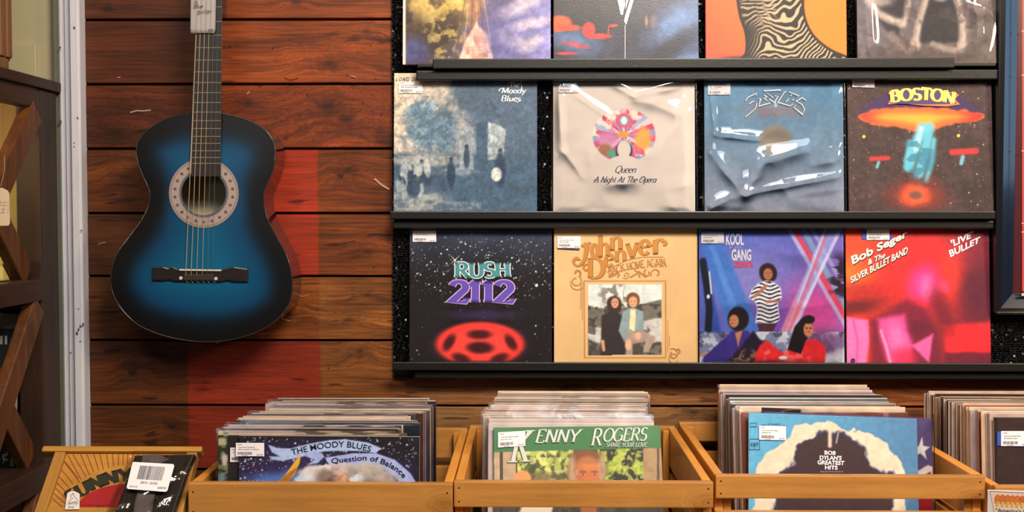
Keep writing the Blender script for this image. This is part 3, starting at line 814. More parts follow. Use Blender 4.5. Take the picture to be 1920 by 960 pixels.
# ================================================================== RECORDS
RW, RT = .314, .0042
M_EDGE = mat('card_edge', (206, 182, 150), rough=.8, var=.18, vscale=120)
M_PRINT = print_mat('printed_card', rough=.34, bump=.16, spec=.3)
M_PRINTMATT = print_mat('printed_card_matt', rough=.5, bump=.08, spec=.3)
M_FILM = film('clear_sleeve_film', rough=.05, strength=1.15, bump=.05, bscale=8, tint=(.985, .985, .985))
M_BAG = film('record_bag_film', rough=.2, strength=1.3, bump=.2, bscale=14, tint=(.93, .91, .9))
M_STICKER = mat('white_sticker', (222, 216, 222), rough=.6, var=.01)
M_STICKINK = ink((52, 50, 58), name='sticker_ink')
GRID = {}
def grid_sleeve(n, W, H, T, warp=0.0015, seed=0):
    """a card sleeve whose front is a fine printed grid; mesh vertices 0..n*n-1 are the front, row 0 at the top"""
    xs = np.linspace(-W / 2, W / 2, n); zs = np.linspace(H, 0, n)
    X, Z = np.meshgrid(xs, zs)
    r = np.random.default_rng(seed)
    a, b, c = r.uniform(-1, 1, 3)
    Yd = warp * (a * np.cos(X / W * math.pi) + b * np.sin(Z / H * 2.2 + c) * .6) * np.cos(X / W * math.pi) * np.sin(np.clip(Z / H, 0, 1) * math.pi)
    Yd = np.clip(Yd, -.0006, .0026)
    co = np.stack([X, Yd, Z], -1).reshape(-1, 3)
    i = np.arange(n * n).reshape(n, n)
    q = np.stack([i[1:, :-1], i[1:, 1:], i[:-1, 1:], i[:-1, :-1]], -1).reshape(-1, 4)
    back = np.array([(-W / 2, T, H), (W / 2, T, H), (W / 2, T, 0), (-W / 2, T, 0)])
    co = np.vstack([co, back]); k = n * n
    faces = [tuple(f) for f in q.tolist()]
    top = i[0, :].tolist(); bot = i[-1, :].tolist(); lef = i[:, 0].tolist(); rig = i[:, -1].tolist()
    extra = [tuple(top + [k + 1, k]), tuple(bot[::-1] + [k + 3, k + 2]), tuple(lef[::-1] + [k, k + 3]), tuple(rig + [k + 2, k + 1]), (k, k + 1, k + 2, k + 3)]
    me = bpy.data.meshes.new('sleeve')
    me.from_pydata(co.tolist(), [], faces + extra)
    mi = [0] * len(faces) + [1] * 5
    me.polygons.foreach_set('material_index', mi)
    sm = [True] * len(faces) + [False] * 5
    me.polygons.foreach_set('use_smooth', sm)
    return me

class Rec:
    """a record standing up, with its printed front towards -y"""
    def __init__(s, name, label, loc, lean, roll=0, yaw=0, group=None, W=RW, H=RW):
        s.t = thing(name, label, 'record', loc, (-math.radians(lean), math.radians(roll), math.radians(yaw)), group)
        s.W, s.H = W, H
        s.M = Matrix.Translation(Vector(loc)) @ s.t.rotation_euler.to_matrix().to_4x4()
        s.Mi = s.M.inverted()
    def px(s, x, y):
        """photo pixel to a point on the cover"""
        o = s.Mi @ CAM; d = s.Mi.to_3x3() @ ray(x, y)
        p = o + d * (-o.y / d.y)
        return p.x, p.z
    def canvas(s, base, n=210):
        xs = np.linspace(-s.W / 2, s.W / 2, n); zs = np.linspace(s.H, 0, n)
        X, Z = np.meshgrid(xs, zs)
        pts = np.stack([X, np.zeros_like(X), Z, np.ones_like(X)], -1) @ np.array(s.M).T
        c = (pts[..., :3] - np.array(CAM)) @ np.array(RC)
        cv = Cv((0, 0, 1, 1), base, n)
        cv.X = 960 + F * c[..., 0] / -c[..., 2]; cv.Y = 480 - F * c[..., 1] / -c[..., 2]
        cv.rect = (cv.X.min(), cv.Y.min(), cv.X.max(), cv.Y.max())
        return cv
    def sleeve(s, cv, m=None, edge=None, warp=.0015, T=RT):
        me = grid_sleeve(cv.n, s.W, s.H, T, warp, seed=int(abs(cv.rect[0])))
        full = np.vstack([cv.c.reshape(-1, 3), np.tile([200, 180, 150], (4, 1))])
        set_colors(me, 'ink', full)
        s.sl = obj('sleeve', me, [m or M_PRINT, edge or M_EDGE], s.t)
        return s.sl
    def letters(s, g, name, m, layer=1):
        return g.emit(name, m, s.t, s.px, layer, front=-.0008)
    def sticker(s, x0, y0, x1, y1, lines, slant=0.0, price='$24.00', layer=6, edgecolor=None, curl=False):
        """printed price label with two lines of text and a bar code"""
        w = x1 - x0; h = y1 - y0
        wp = quad((x0, y0 + slant), (x1, y0), (x1, y1), (x0, y1 + slant))
        a = [s.px(*wp(u, v)) for u, v in ((0, 0), (1, 0), (1, 1), (0, 1))]
        bm = bmesh.new()
        f = -.0010 - .0002 * layer
        prism(bm, a, f - .0004, f)
        st = obj('price_sticker', bm, M_STICKER, s.t)
        g = G2()
        sub = lambda u0, v0, u1, v1: (lambda u, v: wp(u0 + (u1 - u0) * u, v0 + (v1 - v0) * v))
        g.text('22508', sub(.05, .83, .2, .91))
        for k, ln in enumerate(lines):
            g.text(ln, sub(.1, .60 - .15 * k, .1 + min(.85, .026 * len(ln)), .71 - .15 * k), bold=.01)
        u = .07; r = random.Random(int(x0 + y0))
        while u < .56:
            bw = r.choice([.008, .012, .018]); g.poly([wp(u, .12), wp(u + bw, .12), wp(u + bw, .32), wp(u, .32)]); u += bw + r.choice([.008, .012, .016])
        g.text('022508', sub(.2, .02, .42, .09))
        g.text(price, sub(.74, .05, .95, .15), bold=.01)
        g.emit('sticker_print', M_STICKINK, st, s.px, 1, front=f - .0004)
        return st
    def film(s, m=None, folds=(), wrinkle=.0016, grow=.004, seed=0, top=.004, n=90, name='plastic_sleeve', keep=.0034):
        """a clear bag around the sleeve, its front face rippled"""
        W2 = s.W / 2 + grow; z0, z1 = -.0002, s.H + top
        r = .5 - 1.5 * np.abs(2 * fbm((n, n), 3, 2, seed) - 1) + (fbm((n, n), 2, 1, seed + 5) - .5) * 1.2 + (fbm((n, n), 9, 2, seed + 1) - .5) * .25
        xs = np.linspace(-W2, W2, n); zs = np.linspace(z1, z0, n)
        X, Z = np.meshgrid(xs, zs)
        edge = np.minimum(np.minimum(np.linspace(0, 1, n), np.linspace(1, 0, n))[None, :], np.minimum(np.linspace(0, 1, n), np.linspace(1, 0, n))[:, None])
        rel = wrinkle * (1 + 1.6 * r)
        U, V = np.meshgrid(np.linspace(0, 1, n), np.linspace(0, 1, n))
        for (u0, v0, u1, v1, wd, ht) in folds:
            t = np.clip(((U - u0) * (u1 - u0) + (V - v0) * (v1 - v0)) / ((u1 - u0) ** 2 + (v1 - v0) ** 2), 0, 1)
            dd = np.hypot(U - u0 - t * (u1 - u0), V - v0 - t * (v1 - v0)) / wd
            rel = rel + ht * np.exp(-dd ** 1.5) * (.5 + .5 * np.sin(math.pi * np.clip(t, .1, .9)))
        Y = -keep - .0006 - rel * sstep(0, .08, edge)
        k = n * n
        co = np.vstack([np.stack([X, Y, Z], -1).reshape(-1, 3), np.array([(-W2, RT + .0006, z1), (W2, RT + .0006, z1), (W2, RT + .0006, z0), (-W2, RT + .0006, z0)])])
        i = np.arange(k).reshape(n, n)
        q = np.stack([i[1:, :-1], i[1:, 1:], i[:-1, 1:], i[:-1, :-1]], -1).reshape(-1, 4)
        faces = [tuple(f) for f in q.tolist()] + [tuple(i[:, 0][::-1].tolist() + [k, k + 3]), tuple(i[:, -1].tolist() + [k + 2, k + 1]), (k, k + 1, k + 2, k + 3)]
        me = bpy.data.meshes.new(name); me.from_pydata(co.tolist(), [], faces)
        return obj(name, me, m or M_FILM, s.t, smooth=True)

BOT_Y, LEAN = 2.554, 4.2
def wall_rec(label, xl, xr, zb, lean=LEAN, roll=0, H=RW, W=None, dz=0.0):
    Y = BOT_Y
    xm = (P(xl, 394, Y + .012).x + P(xr, 394, Y + .012).x) / 2
    Wm = (P(xr, 394, Y + .012).x - P(xl, 394, Y + .012).x)
    return Rec('record', label, (xm, Y, zb + .0009 + dz), lean, roll, W=W or Wm, H=H, group='records shown on the wall')

def sm0(p, k=5):
    n_ = len(p); out = []
    for i in range(n_):
        p0, p1, p2_, p3 = [np.array(p[(i + q) % n_], float) for q in (-1, 0, 1, 2)]
        for t in np.linspace(0, 1, k, endpoint=False):
            out.append(tuple(.5 * (2 * p1 + (p2_ - p0) * t + (2 * p0 - 5 * p1 + 4 * p2_ - p3) * t ** 2 + (3 * p1 - p0 - 3 * p2_ + p3) * t ** 3)))
    return out
INK_W = ink((226, 222, 226), name='white_print')
INK_K = ink((22, 20, 28), name='black_print')
INK_N = ink((38, 34, 66), name='navy_print')

# ---------------- top row -----------------------------------------------------
r = wall_rec('record with purple-blue swirls and a yellow blotch, in the top row', 757, 1032, zA)
c = r.canvas((96, 92, 140))
c.grad((760, 0), (1030, 0), (64, 48, 52), (118, 116, 176)); c.noise(6, .35, 3)
c.ell(828, 4, 62, 48, (208, 178, 92), .5, .95, rough=.3, seed=4); c.ell(815, 62, 50, 34, (70, 52, 34), .5, .8, rough=.8, seed=5)
c.blot(9, .52, (56, 42, 34), mask=c.emask(805, 50, 70, 60), seed=8, alpha=.85)
c.blot(11, .55, (196, 176, 104), mask=c.emask(835, 60, 40, 60), seed=9, alpha=.7)
c.poly([(872, -40), (915, -40), (900, 30), (885, 60)], (158, 112, 84), 5, .9, rough=6)
for k in range(6): c.line([(866 + k * 9, -60), (872 + k * 7, 0), (862 + k * 11, 60), (852 + k * 14, 110)], 2.2, (206, 164, 122) if k % 2 else (92, 62, 56), 1.2, .6)
c.poly([(893, 42), (912, 62), (926, 118), (860, 118), (875, 70)], (226, 186, 168), 3, .95, rough=7, seed=2)
c.blot(18, .58, (170, 110, 100), mask=c.emask(893, 92, 30, 30), seed=12, alpha=.6)
for (x, y, rx, ry, ro) in [(975, 12, 40, 12, -25), (990, 45, 44, 9, -12), (960, 75, 30, 12, 18), (1000, 80, 22, 10, -30), (975, -20, 50, 14, 0)]:
    c.ell(x, y, rx, ry, (206, 192, 206), .7, .75, ro, rough=.7, seed=int(x))
c.ell(940, 70, 34, 50, (84, 84, 150), .6, .5); c.ell(775, 95, 30, 25, (70, 76, 140), .7, .7)
c.noise(34, .22, 21)
c.poly([(750, -200), (760.5, -200), (760.5, 140), (750, 140)], (214, 206, 200), .8)
r.sleeve(c)

r = wall_rec('dark record with red-orange patches and a silver wedge emblem, in the top row', 1037, 1307, zA)
c = r.canvas((40, 38, 50))
c.grad((1170, 0), (1300, 100), (42, 40, 48), (62, 76, 112)); c.noise(5, .3, 5)
c.ell(1270, 40, 55, 26, (104, 140, 196), .8, .75, -35, rough=.4); c.ell(1075, 78, 50, 22, (86, 124, 180), .8, .75, 15, rough=.5, seed=9)
c.ell(1290, 112, 30, 10, (110, 150, 200), .8, .6, -15); c.ell(1250, 95, 60, 16, (30, 30, 40), .7, .8, -35)
c.ell(1050, 44, 22, 15, (238, 84, 40), .25, .95, rough=.3); c.ell(1066, 52, 22, 6, (226, 70, 44), .4, .9)
c.ell(1104, 56, 12, 14, (230, 52, 44), .3, .95, rough=.4); c.ell(1122, 68, 24, 5, (222, 54, 44), .3, .9); c.ell(1150, 48, 8, 2.4, (226, 66, 44), .4)
c.line([(1141, 50), (1140, 70)], 2, (222, 54, 44)); c.ell(1080, 84, 26, 5, (206, 60, 70), .6, .7, 12); c.ell(1062, 100, 20, 3, (220, 60, 70), .5, .8)
c.ell(1212, 40, 3, 10, (206, 150, 110), .6, .7); c.ell(1225, 40, 6, 12, (150, 110, 130), .7, .6)
c.noise(30, .2, 7)
r.sleeve(c)
g = G2(); g.poly([(1152, -26), (1158, -26), (1171, 8), (1168, 28), (1164, 28)]); g.poly([(1166, -20), (1170, -20), (1172, 10), (1170, 18)])
g.poly([(1190, -26), (1196, -26), (1174, 47), (1170, 40), (1172, 30)]); g.poly([(1178, -20), (1184, -20), (1173, 18), (1173, 6)])
r.letters(g, 'wedge_emblem', mat('silver_print', (206, 200, 204), .3, var=.2, vscale=90), 2)
g = G2(); g.poly([(1171.4, 47), (1172.6, 47), (1172.6, 118), (1171.4, 118)]); r.letters(g, 'fine_line', ink((190, 186, 196)), 1)

r = wall_rec('orange record with a dark rounded mass striped in cream, in the top row', 1320, 1582, zA)
c = r.canvas((244, 112, 34))
c.grad((1320, 110), (1480, 0), (232, 78, 58), (246, 122, 36))
body = sm0([(1366, -140), (1376, -40), (1384, 24), (1396, 64), (1396, 100), (1380, 130), (1620, 136), (1604, 112), (1556, 90), (1522, 58), (1508, 10), (1516, -60), (1500, -140)])
c.poly(body, (30, 25, 26), 1.5)
d = c.sd(body)
ph = c.Y * .55 + 9 * np.sin(c.X * .045) + (fbm(c.X.shape, 5, 3, 5) - .5) * 34
c.mix(sstep(.1, .5, np.sin(ph + c.X * .35)) * (d < -5) * sstep(1398, 1440, c.X + (c.Y - 60) * .2) * .9, (200, 176, 140))
c.mix(sstep(.2, .6, np.sin(ph * 1.2)) * (d < -6) * c.emask(1420, 10, 38, 40) * .8, (190, 164, 132))
c.ell(1385, 114, 40, 9, (40, 38, 58), .6, .9)
r.sleeve(c, M_PRINTMATT)

r = wall_rec('grey-brown photo record in a creased clear bag, at the right end of the top row', 1602, 1860, zA)
c = r.canvas((128, 114, 116))
c.grad((1600, 0), (1860, 110), (116, 106, 116), (112, 98, 94)); c.noise(4, .2, 3)
c.ell(1730, 140, 130, 50, (94, 80, 76), .3, .8)
c.poly([(1640, -60), (1700, -60), (1706, 30), (1690, 46), (1682, 80), (1664, 60), (1640, 30)], (52, 46, 50), 5, .95, rough=6)
c.poly([(1722, -60), (1790, -60), (1796, 40), (1806, 80), (1720, 80), (1728, 30)], (48, 44, 48), 5, .95, rough=6, seed=4)
for p, w in [([(1630, 0), (1644, 24), (1668, 36), (1692, 44)], 15), ([(1704, -10), (1700, 30), (1690, 46)], 11), ([(1744, -30), (1732, 12), (1722, 44), (1717, 80)], 13), ([(1788, -20), (1801, 20), (1805, 50), (1804, 84)], 13)]:
    c.line(p, w, (184, 166, 156), 5, .85); c.line([(x + w * .2, y) for x, y in p], w * .4, (206, 190, 180), 2.5, .5)
c.ell(1652, -4, 26, 16, (190, 174, 166), .5, .85, rough=.5); c.ell(1764, -10, 16, 12, (200, 182, 170), .4, .85)
c.line([(1672, 66), (1688, 84), (1708, 93)], 15, (140, 122, 116), 5, .9); c.line([(1750, 82), (1770, 91), (1790, 94)], 11, (160, 144, 136), 4, .9); c.blot(22, .55, (96, 84, 82), mask=c.emask(1692, 84, 26, 14), alpha=.7, seed=6)
c.ell(1716, 84, 10, 11, (186, 166, 156), .5, .9); c.ell(1803, 86, 9, 11, (184, 164, 154), .5, .9)
c.blot(12, .6, (80, 70, 72), alpha=.5, seed=3); c.noise(40, .16, 3)
r.sleeve(c); r.film(seed=31, wrinkle=.002, grow=.0055, folds=[(.86, .45, .88, .8, .05, .005), (.1, .55, .12, .95, .03, .004), (.8, .6, .95, .66, .05, .005), (.05, .5, .3, .52, .05, .004)])

# ---------------- middle row --------------------------------------------------
r = wall_rec('blue-grey park scene record with white script, first in the middle row', 739, 1007, zB, H=.311)
c = r.canvas((92, 116, 138))
c.grad((740, 150), (990, 300), (226, 202, 176), (84, 108, 134))
c.mix(sstep(-20, 25, (c.X - 850) * .9 + (c.Y - 165) * -.55 + (fbm(c.X.shape, 7, 4, 2) - .5) * 60) * (c.Y < 300), (72, 92, 116))
c.ell(900, 175, 62, 42, (64, 84, 106), .3, .9, rough=.9, seed=3); c.ell(965, 230, 60, 90, (68, 90, 114), .4, .9, rough=.5, seed=6)
c.ell(792, 232, 34, 46, (112, 138, 156), .22, .95, rough=.8, seed=11); c.ell(832, 250, 26, 44, (96, 124, 146), .25, .9, rough=.8, seed=12)
c.blot(20, .53, (66, 92, 116), mask=c.emask(805, 240, 55, 50), seed=14, alpha=.6)
c.poly([(735, 286), (1010, 292), (1010, 410), (735, 410)], (58, 84, 110), 6, .95, rough=8)
c.mix(c.emask(800, 300, 70, 12) * .8, (168, 168, 164)); c.mix(c.emask(850, 322, 50, 7) * .6, (140, 150, 156))
c.mix(c.emask(775, 378, 60, 22) * .8, (166, 168, 166)); c.mix(c.emask(860, 386, 50, 8) * .6, (130, 146, 156)); c.blot(16, .56, (50, 74, 100), alpha=.5, seed=17, mask=(c.Y > 290) * 1.0, ax=.4)
c.poly([(862, 238), (888, 238), (888, 318), (862, 318)], (146, 160, 170), 1.5, .8); c.poly([(893, 232), (914, 228), (914, 320), (893, 320)], (52, 76, 102), 2, .9)
c.poly([(915, 228), (938, 236), (948, 244), (944, 298), (915, 300)], (176, 184, 186), 2, .85); c.blot(24, .55, (120, 140, 156), mask=c.emask(930, 265, 18, 36), alpha=.6, seed=5, ax=3)
rr = random.Random(3)
for k in range(16):   # small dark and pale figures at the lower left
    x, y = 745 + rr.random() * 58, 300 + rr.random() * 50
    col = rr.choice([(34, 54, 78), (48, 70, 94), (186, 190, 190), (150, 164, 172), (40, 60, 84)])
    c.ell(x, y + 10, 6 + rr.random() * 3, 15, col, .3, .85, rr.uniform(-12, 12), rough=.3, seed=k); c.ell(x, y - 5, 3.6, 4, (176, 178, 178) if k % 2 else (44, 62, 84), .3, .9)
for x, y, h, col in [(846, 326, 26, (30, 50, 74)), (875, 296, 20, (44, 64, 90)), (938, 318, 34, (32, 50, 74))]:
    c.ell(x, y, h * .3, h, col, .25, .95, rough=.2); c.ell(x, y - h * 1.05, 4, 4.5, (46, 62, 84), .3)
c.ell(931, 327, 10, 13, (198, 202, 200), .2)
c.blot(40, .58, (40, 60, 86), alpha=.25, seed=33, mask=(c.Y > 180) * 1.0)
c.noise(60, .22, 5); c.noise(12, .16, 6)
r.sleeve(c, M_PRINTMATT)
g = G2(); g.pen('LONG DISTANCE VOYAGER', rect(742, 145.5, 866, 152), .2, .08, .12, slant=.3, space=.42); r.letters(g, 'title_lettering', ink((48, 44, 54)), 1)
g = G2()
g.pen('The', rect(955, 154, 972, 163.5), .16, .07, .08, slant=.25); g.pen('Moody', rect(940, 164.5, 985, 175), .17, .07, .08, slant=.2)
g.pen('Blues', rect(939, 179, 976, 190), .17, .07, .08, slant=.2)
g.ribbon([(972, 160), (977, 155), (979, 150)], 1.2); g.ribbon([(938, 171), (935, 170), (939, 166), (945, 165)], 1.2); g.ribbon([(978, 166), (978, 160), (979, 159)], 1.3)
g.ribbon([(974, 188), (970, 192), (968, 190)], 1.2)
r.letters(g, 'artist_lettering', INK_W, 1)
r.sticker(748, 153.5, 792, 175, ['Vinyl record The Moody', 'Blues Long distance voyager'])

r = wall_rec('cream record with a round many-coloured crest, under a shiny plastic sleeve', 1037, 1302, zB)
c = r.canvas((210, 198, 192))
c.noise(4, .05, 2)
ex, ey = 1170, 254
a = np.degrees(np.arctan2(c.Y - ey, c.X - ex)); d = np.hypot((c.X - ex) / 59, (c.Y - ey) / 50)
inside = (1 - sstep(.97, 1.03, d)) * (1 - sstep(-1, 1, c.Y - 305 + 14 * np.cos((c.X - ex) / 24)))
hold = c.c.copy(); c.c[:] = (196, 150, 170)
cols = [(206, 70, 110), (150, 172, 206), (226, 196, 200), (200, 60, 100), (130, 150, 196)]
for k in range(30):
    c.mix(((a + 180) // 12 == k) * 1.0, cols[k % 5])
c.blot(12, .55, (214, 112, 150), seed=4, alpha=.7); c.blot(14, .6, (236, 214, 200), seed=6)
c.ell(1140, 262, 20, 14, (196, 120, 170), .4, .9, rough=.5); c.ell(1206, 262, 16, 22, (234, 160, 66), .3, .95, rough=.6); c.ell(1134, 282, 14, 12, (150, 92, 60), .3, .9, rough=.6)
c.ell(1150, 288, 13, 8, (70, 150, 120), .3, .9, rough=.4); c.ell(1192, 282, 14, 7, (212, 86, 110), .3, .8); c.ell(1168, 252, 12, 6, (232, 150, 50), .3, .9, rough=.6)
c.ell(1170, 226, 15, 13, (214, 70, 96), .2); c.ell(1170, 226, 10, 9.5, (120, 150, 190), .2); c.ell(1170, 226, 5.5, 7, (240, 226, 220), .2)
c.ell(1170, 284, 16, 21, (54, 44, 84), .1); pic = c.c.copy()
c.c = hold * (1 - inside[..., None]) + pic * inside[..., None]
c.ell(1170, 280, 12.5, 17, (210, 198, 190), .08)
r.sleeve(c, M_PRINTMATT)
g = G2(); g.pen('Queen', rect(1152, 311, 1191, 324), .15, .05, 0, slant=.45, space=.02); g.pen('A Night At The Opera', rect(1113, 331, 1229, 342), .17, .05, 0, slant=.45, space=.03)
for cx, cy in [(1118, 339), (1133, 339), (1166, 339), (1186, 338), (1207, 335)]: g.ribbon([(cx + 4.2 * math.cos(t / 8), cy + 3 * math.sin(t / 8)) for t in range(6, 46)], .55)
r.letters(g, 'title_lettering', INK_N, 1)
r.sticker(1047, 153, 1084, 174, ['Vinyl record - Queen', 'A Night at the Opera'])
r.film(seed=4, wrinkle=.0022, grow=.005, folds=[(.07, .12, .1, .55, .05, .004), (.34, .04, .58, .16, .035, .004), (.58, .16, .96, .07, .05, .006), (.7, .22, .93, .3, .06, .004), (.43, .77, .56, .76, .05, .004), (.15, .14, .4, .32, .02, .002), (.1, .55, .22, .72, .03, .0025)])

r = wall_rec('blue-grey record with angular outlined lettering, under a glossy creased bag', 1320, 1580, zB)
c = r.canvas((104, 134, 160))
c.grad((1440, 150), (1450, 395), (74, 122, 160), (134, 140, 160)); c.noise(4, .14, 9); c.noise(40, .08, 3)
c.ell(1450, 205, 60, 16, (128, 128, 138), .7, .5)
c.ell(1454, 262, 30, 27, (134, 122, 110), .18, .95, rough=.15); c.ell(1458, 256, 24, 12, (104, 96, 90), .7, .6, rough=.6); c.ell(1450, 276, 24, 16, (160, 142, 126), .7, .6, rough=.6)
c.ell(1454, 315, 14, 14, (84, 96, 116), .8, .5)
c.ell(1540, 364, 34, 5, (92, 98, 120), .7, .6, -8)
r.sleeve(c)
K = lambda pts: [(1380 + x / 12., 160 + y / 12.) for x, y in pts]
strokes = [[(210, 355), (270, 270), (470, 175), (450, 235)], [(300, 425), (340, 385), (410, 360)], [(470, 400), (440, 520), (300, 640), (210, 715)], [(510, 300), (555, 300), (510, 470), (770, 400), (620, 290), (690, 265), (640, 220)],
           [(1010, 105), (970, 150), (1010, 105), (620, 125), (840, 280), (750, 310), (860, 390), (945, 250), (870, 240)], [(1130, 130), (1080, 170), (940, 385), (1220, 465), (1280, 420)], [(1190, 150), (1420, 240), (1380, 270)], [(1250, 210), (1230, 245)],
           [(1190, 300), (1120, 380)], [(1300, 310), (1270, 340)], [(1570, 345), (1490, 280), (1350, 360), (1480, 430), (1540, 540), (1500, 660), (1290, 490), (1340, 450)]]
g = G2()
for q in strokes: g.ribbon([(x - .8, y + .9) for x, y in K(q)], 3.0)
r.letters(g, 'lettering_shadow', ink((52, 66, 92)), 1)
g = G2()
for q in strokes: g.ribbon(K(q), 1.5)
r.letters(g, 'artist_lettering', INK_W, 2)
g = G2(); g.text('THEIR GREATEST HITS', quad((1418, 206), (1496, 210), (1492, 222), (1424, 222), 6)); r.letters(g, 'title_lettering', ink((150, 100, 116)), 1)
r.sticker(1327, 157, 1369, 178, ['Vinyl record Eagles', 'greatest hits'])
r.film(seed=12, wrinkle=.0020, grow=.005, folds=[(.07, .56, .30, .84, .05, .006), (.30, .84, .42, .60, .05, .006), (.42, .62, .72, .54, .06, .006), (.32, .84, .95, .72, .03, .004), (.07, .14, .10, .42, .022, .0035), (.10, .44, .40, .47, .022, .0035), (.06, .04, .2, .06, .03, .003), (.07, .92, .2, .86, .04, .004), (.78, .64, .95, .6, .05, .004)])

r = wall_rec('speckled dark brown record with an orange-red oval and a blue wisp', 1590, 1860, zB, H=.31, roll=-.4)
c = r.canvas((58, 42, 42))
c.noise(6, .3, 4); c.noise(40, .3, 8); c.stars(620, (1588, 140, 1862, 398), (172, 140, 130), 4)
c.poly(sm0([(1612, 214), (1640, 186), (1690, 168), (1740, 164), (1800, 180), (1842, 214), (1790, 210), (1660, 208)]), (58, 36, 84), 5, .95, rough=10)
band = sm0([(1612, 218), (1650, 204), (1700, 200), (1770, 203), (1842, 214), (1826, 228), (1780, 234), (1735, 247), (1690, 240), (1640, 232)])
c.poly(band, (238, 100, 42), 3, 1, rough=9); dd = c.sd(band)
c.mix(sstep(4, 20, -dd) * .9 * (fbm(c.X.shape, 9, 3, 3) * .5 + .6), (250, 170, 54)); c.mix(sstep(1785, 1840, c.X) * (dd < -1) * .8, (206, 30, 36)); c.mix(sstep(1660, 1615, c.X) * (dd < -1) * .8, (214, 44, 40))
for p, w in [([(1730, 240), (1716, 276), (1704, 312)], 20), ([(1744, 238), (1736, 280), (1724, 326)], 18), ([(1752, 262), (1748, 300), (1738, 338)], 9), ([(1706, 266), (1700, 300)], 8)]: c.line(p, w, (92, 186, 212), 5, .9)
c.line([(1728, 240), (1718, 280)], 8, (190, 226, 232), 4, .8); c.blot(22, .54, (48, 112, 140), mask=c.emask(1725, 290, 28, 50), alpha=.75, seed=8, ax=.5)
for (x, y, s_) in [(1650, 297, 16), (1808, 284, 22)]:
    c.line([(x - s_, y + 1), (x + s_, y - 1)], s_ * .5, (206, 44, 46), 3, .9); c.line([(x - 2, y + s_ * .45), (x - 5, y + s_)], s_ * .34, (110, 186, 206), 2, .85)
c.ell(1719, 367, 46, 26, (140, 32, 22), .95, .85, rough=.7); c.ell(1719, 367, 26, 19, (232, 88, 36), .6, .95, rough=.7, seed=6); c.ell(1717, 366, 12, 8, (96, 60, 56), .6, .9, rough=.6)
for x, y in [(1620, 256), (1798, 254)]: c.ell(x, y, 3, 3, (240, 190, 80), .3)
r.sleeve(c, M_PRINTMATT, warp=.004)
bw = quad((1668, 171), (1792, 173), (1788, 195), (1671, 192), 6)
g = G2(); g.poly([(1664, 196), (1672, 181), (1664, 175), (1676, 171), (1790, 173), (1798, 178), (1790, 186), (1800, 196), (1775, 200), (1730, 198), (1690, 194)])
r.letters(g, 'lettering_panel', ink((206, 104, 74)), 1)
g = G2(); g.poly([(1669, 194), (1676, 182), (1670, 177), (1700, 169), (1764, 170), (1790, 177), (1786, 186), (1793, 195), (1730, 196)])
r.letters(g, 'lettering_panel', ink((56, 36, 84)), 2)
g = G2(); g.pen('BOSTON', bw, .3, .12, .1, .1, space=.04); r.letters(g, 'title_lettering', ink((250, 214, 92)), 3)
r.sticker(1597.5, 148, 1639, 164.5, ['Vinyl record Boston', 'Boston'], slant=-1)

# ---------------- bottom row --------------------------------------------------
r = wall_rec('black starry record with a glowing red oval, at the left of the bottom row', 767, 1035, zC)
c = r.canvas((30, 25, 30))
c.grad((900, 425), (900, 520), (52, 62, 84), (28, 24, 28)); c.noise(6, .25, 3)  # blue top of the gradient imitates window sheen on the cover
m_ = 1 - sstep(40, 105, np.abs(c.Y - 500) + np.abs(c.X - 900) * .25)
c.stars(900, (770, 440, 1034, 580), (214, 220, 236), 5, mask=m_); c.stars(120, (770, 435, 1034, 680), (190, 180, 190), 6); c.ell(1006, 535, 2.6, 2.6, (230, 235, 245), .3)
c.ell(905, 590, 60, 8, (62, 44, 96), .7, .6, rough=.6)
c.ell(900, 645, 82, 41, (222, 54, 52), .10); c.ell(900, 648, 70, 33, (232, 76, 66), .5, .6)
for k in range(5):   # soft dark wedges in the red
    q = [(0, -23), (58, -8), (36, 22), (-36, 22), (-58, -8)][k]
    c.ell(900 + q[0], 650 + q[1], 17 if k else 22, 9, (52, 20, 24), .5, .92, (0, 60, -20, 20, -60)[k], rough=.35, seed=k)
c.ell(900, 652, 24, 11, (44, 18, 22), .45, .92, rough=.3)
c.poly([(750, 676), (1060, 676), (1060, 700), (750, 700)], (30, 24, 28), 3, .6)
r.sleeve(c)
for layer, dl, col in ((1, 2.2, (212, 226, 232)), (2, 0, (62, 128, 142))):
    g = G2(); g.pen('RUSH', quad((854, 493), (955, 493), (956, 519), (854, 520)), .26 + dl * .05, .13 + dl * .05, .17 + dl * .02, .10 + dl * .03, space=.05); r.letters(g, 'artist_lettering', ink(col), layer)
for layer, dl, col in ((1, 2.2, (200, 160, 220)), (2, 0, (86, 66, 168))):
    g = G2(); g.pen('2112', quad((845, 528), (962, 528), (963, 567), (843, 567)), .28 + dl * .036, .14 + dl * .036, .16 + dl * .02, .1 + dl * .02, space=.06); r.letters(g, 'title_lettering', ink(col), layer)
g = G2()
for dx, dy in ((10, -9), (-10, 9), (9, 10), (-9, -10), (0, 9), (12, 0), (-12, 0)): g.poly([(853 + dx, 487 + dy), (853.8, 487.8), (852.2, 487.8)] if dx else [(853, 496), (853.8, 486), (852.2, 486)])
r.letters(g, 'sparkle', INK_W, 3)
r.sticker(774, 432.5, 818, 453.5, ['Vinyl record Rush 2112'])

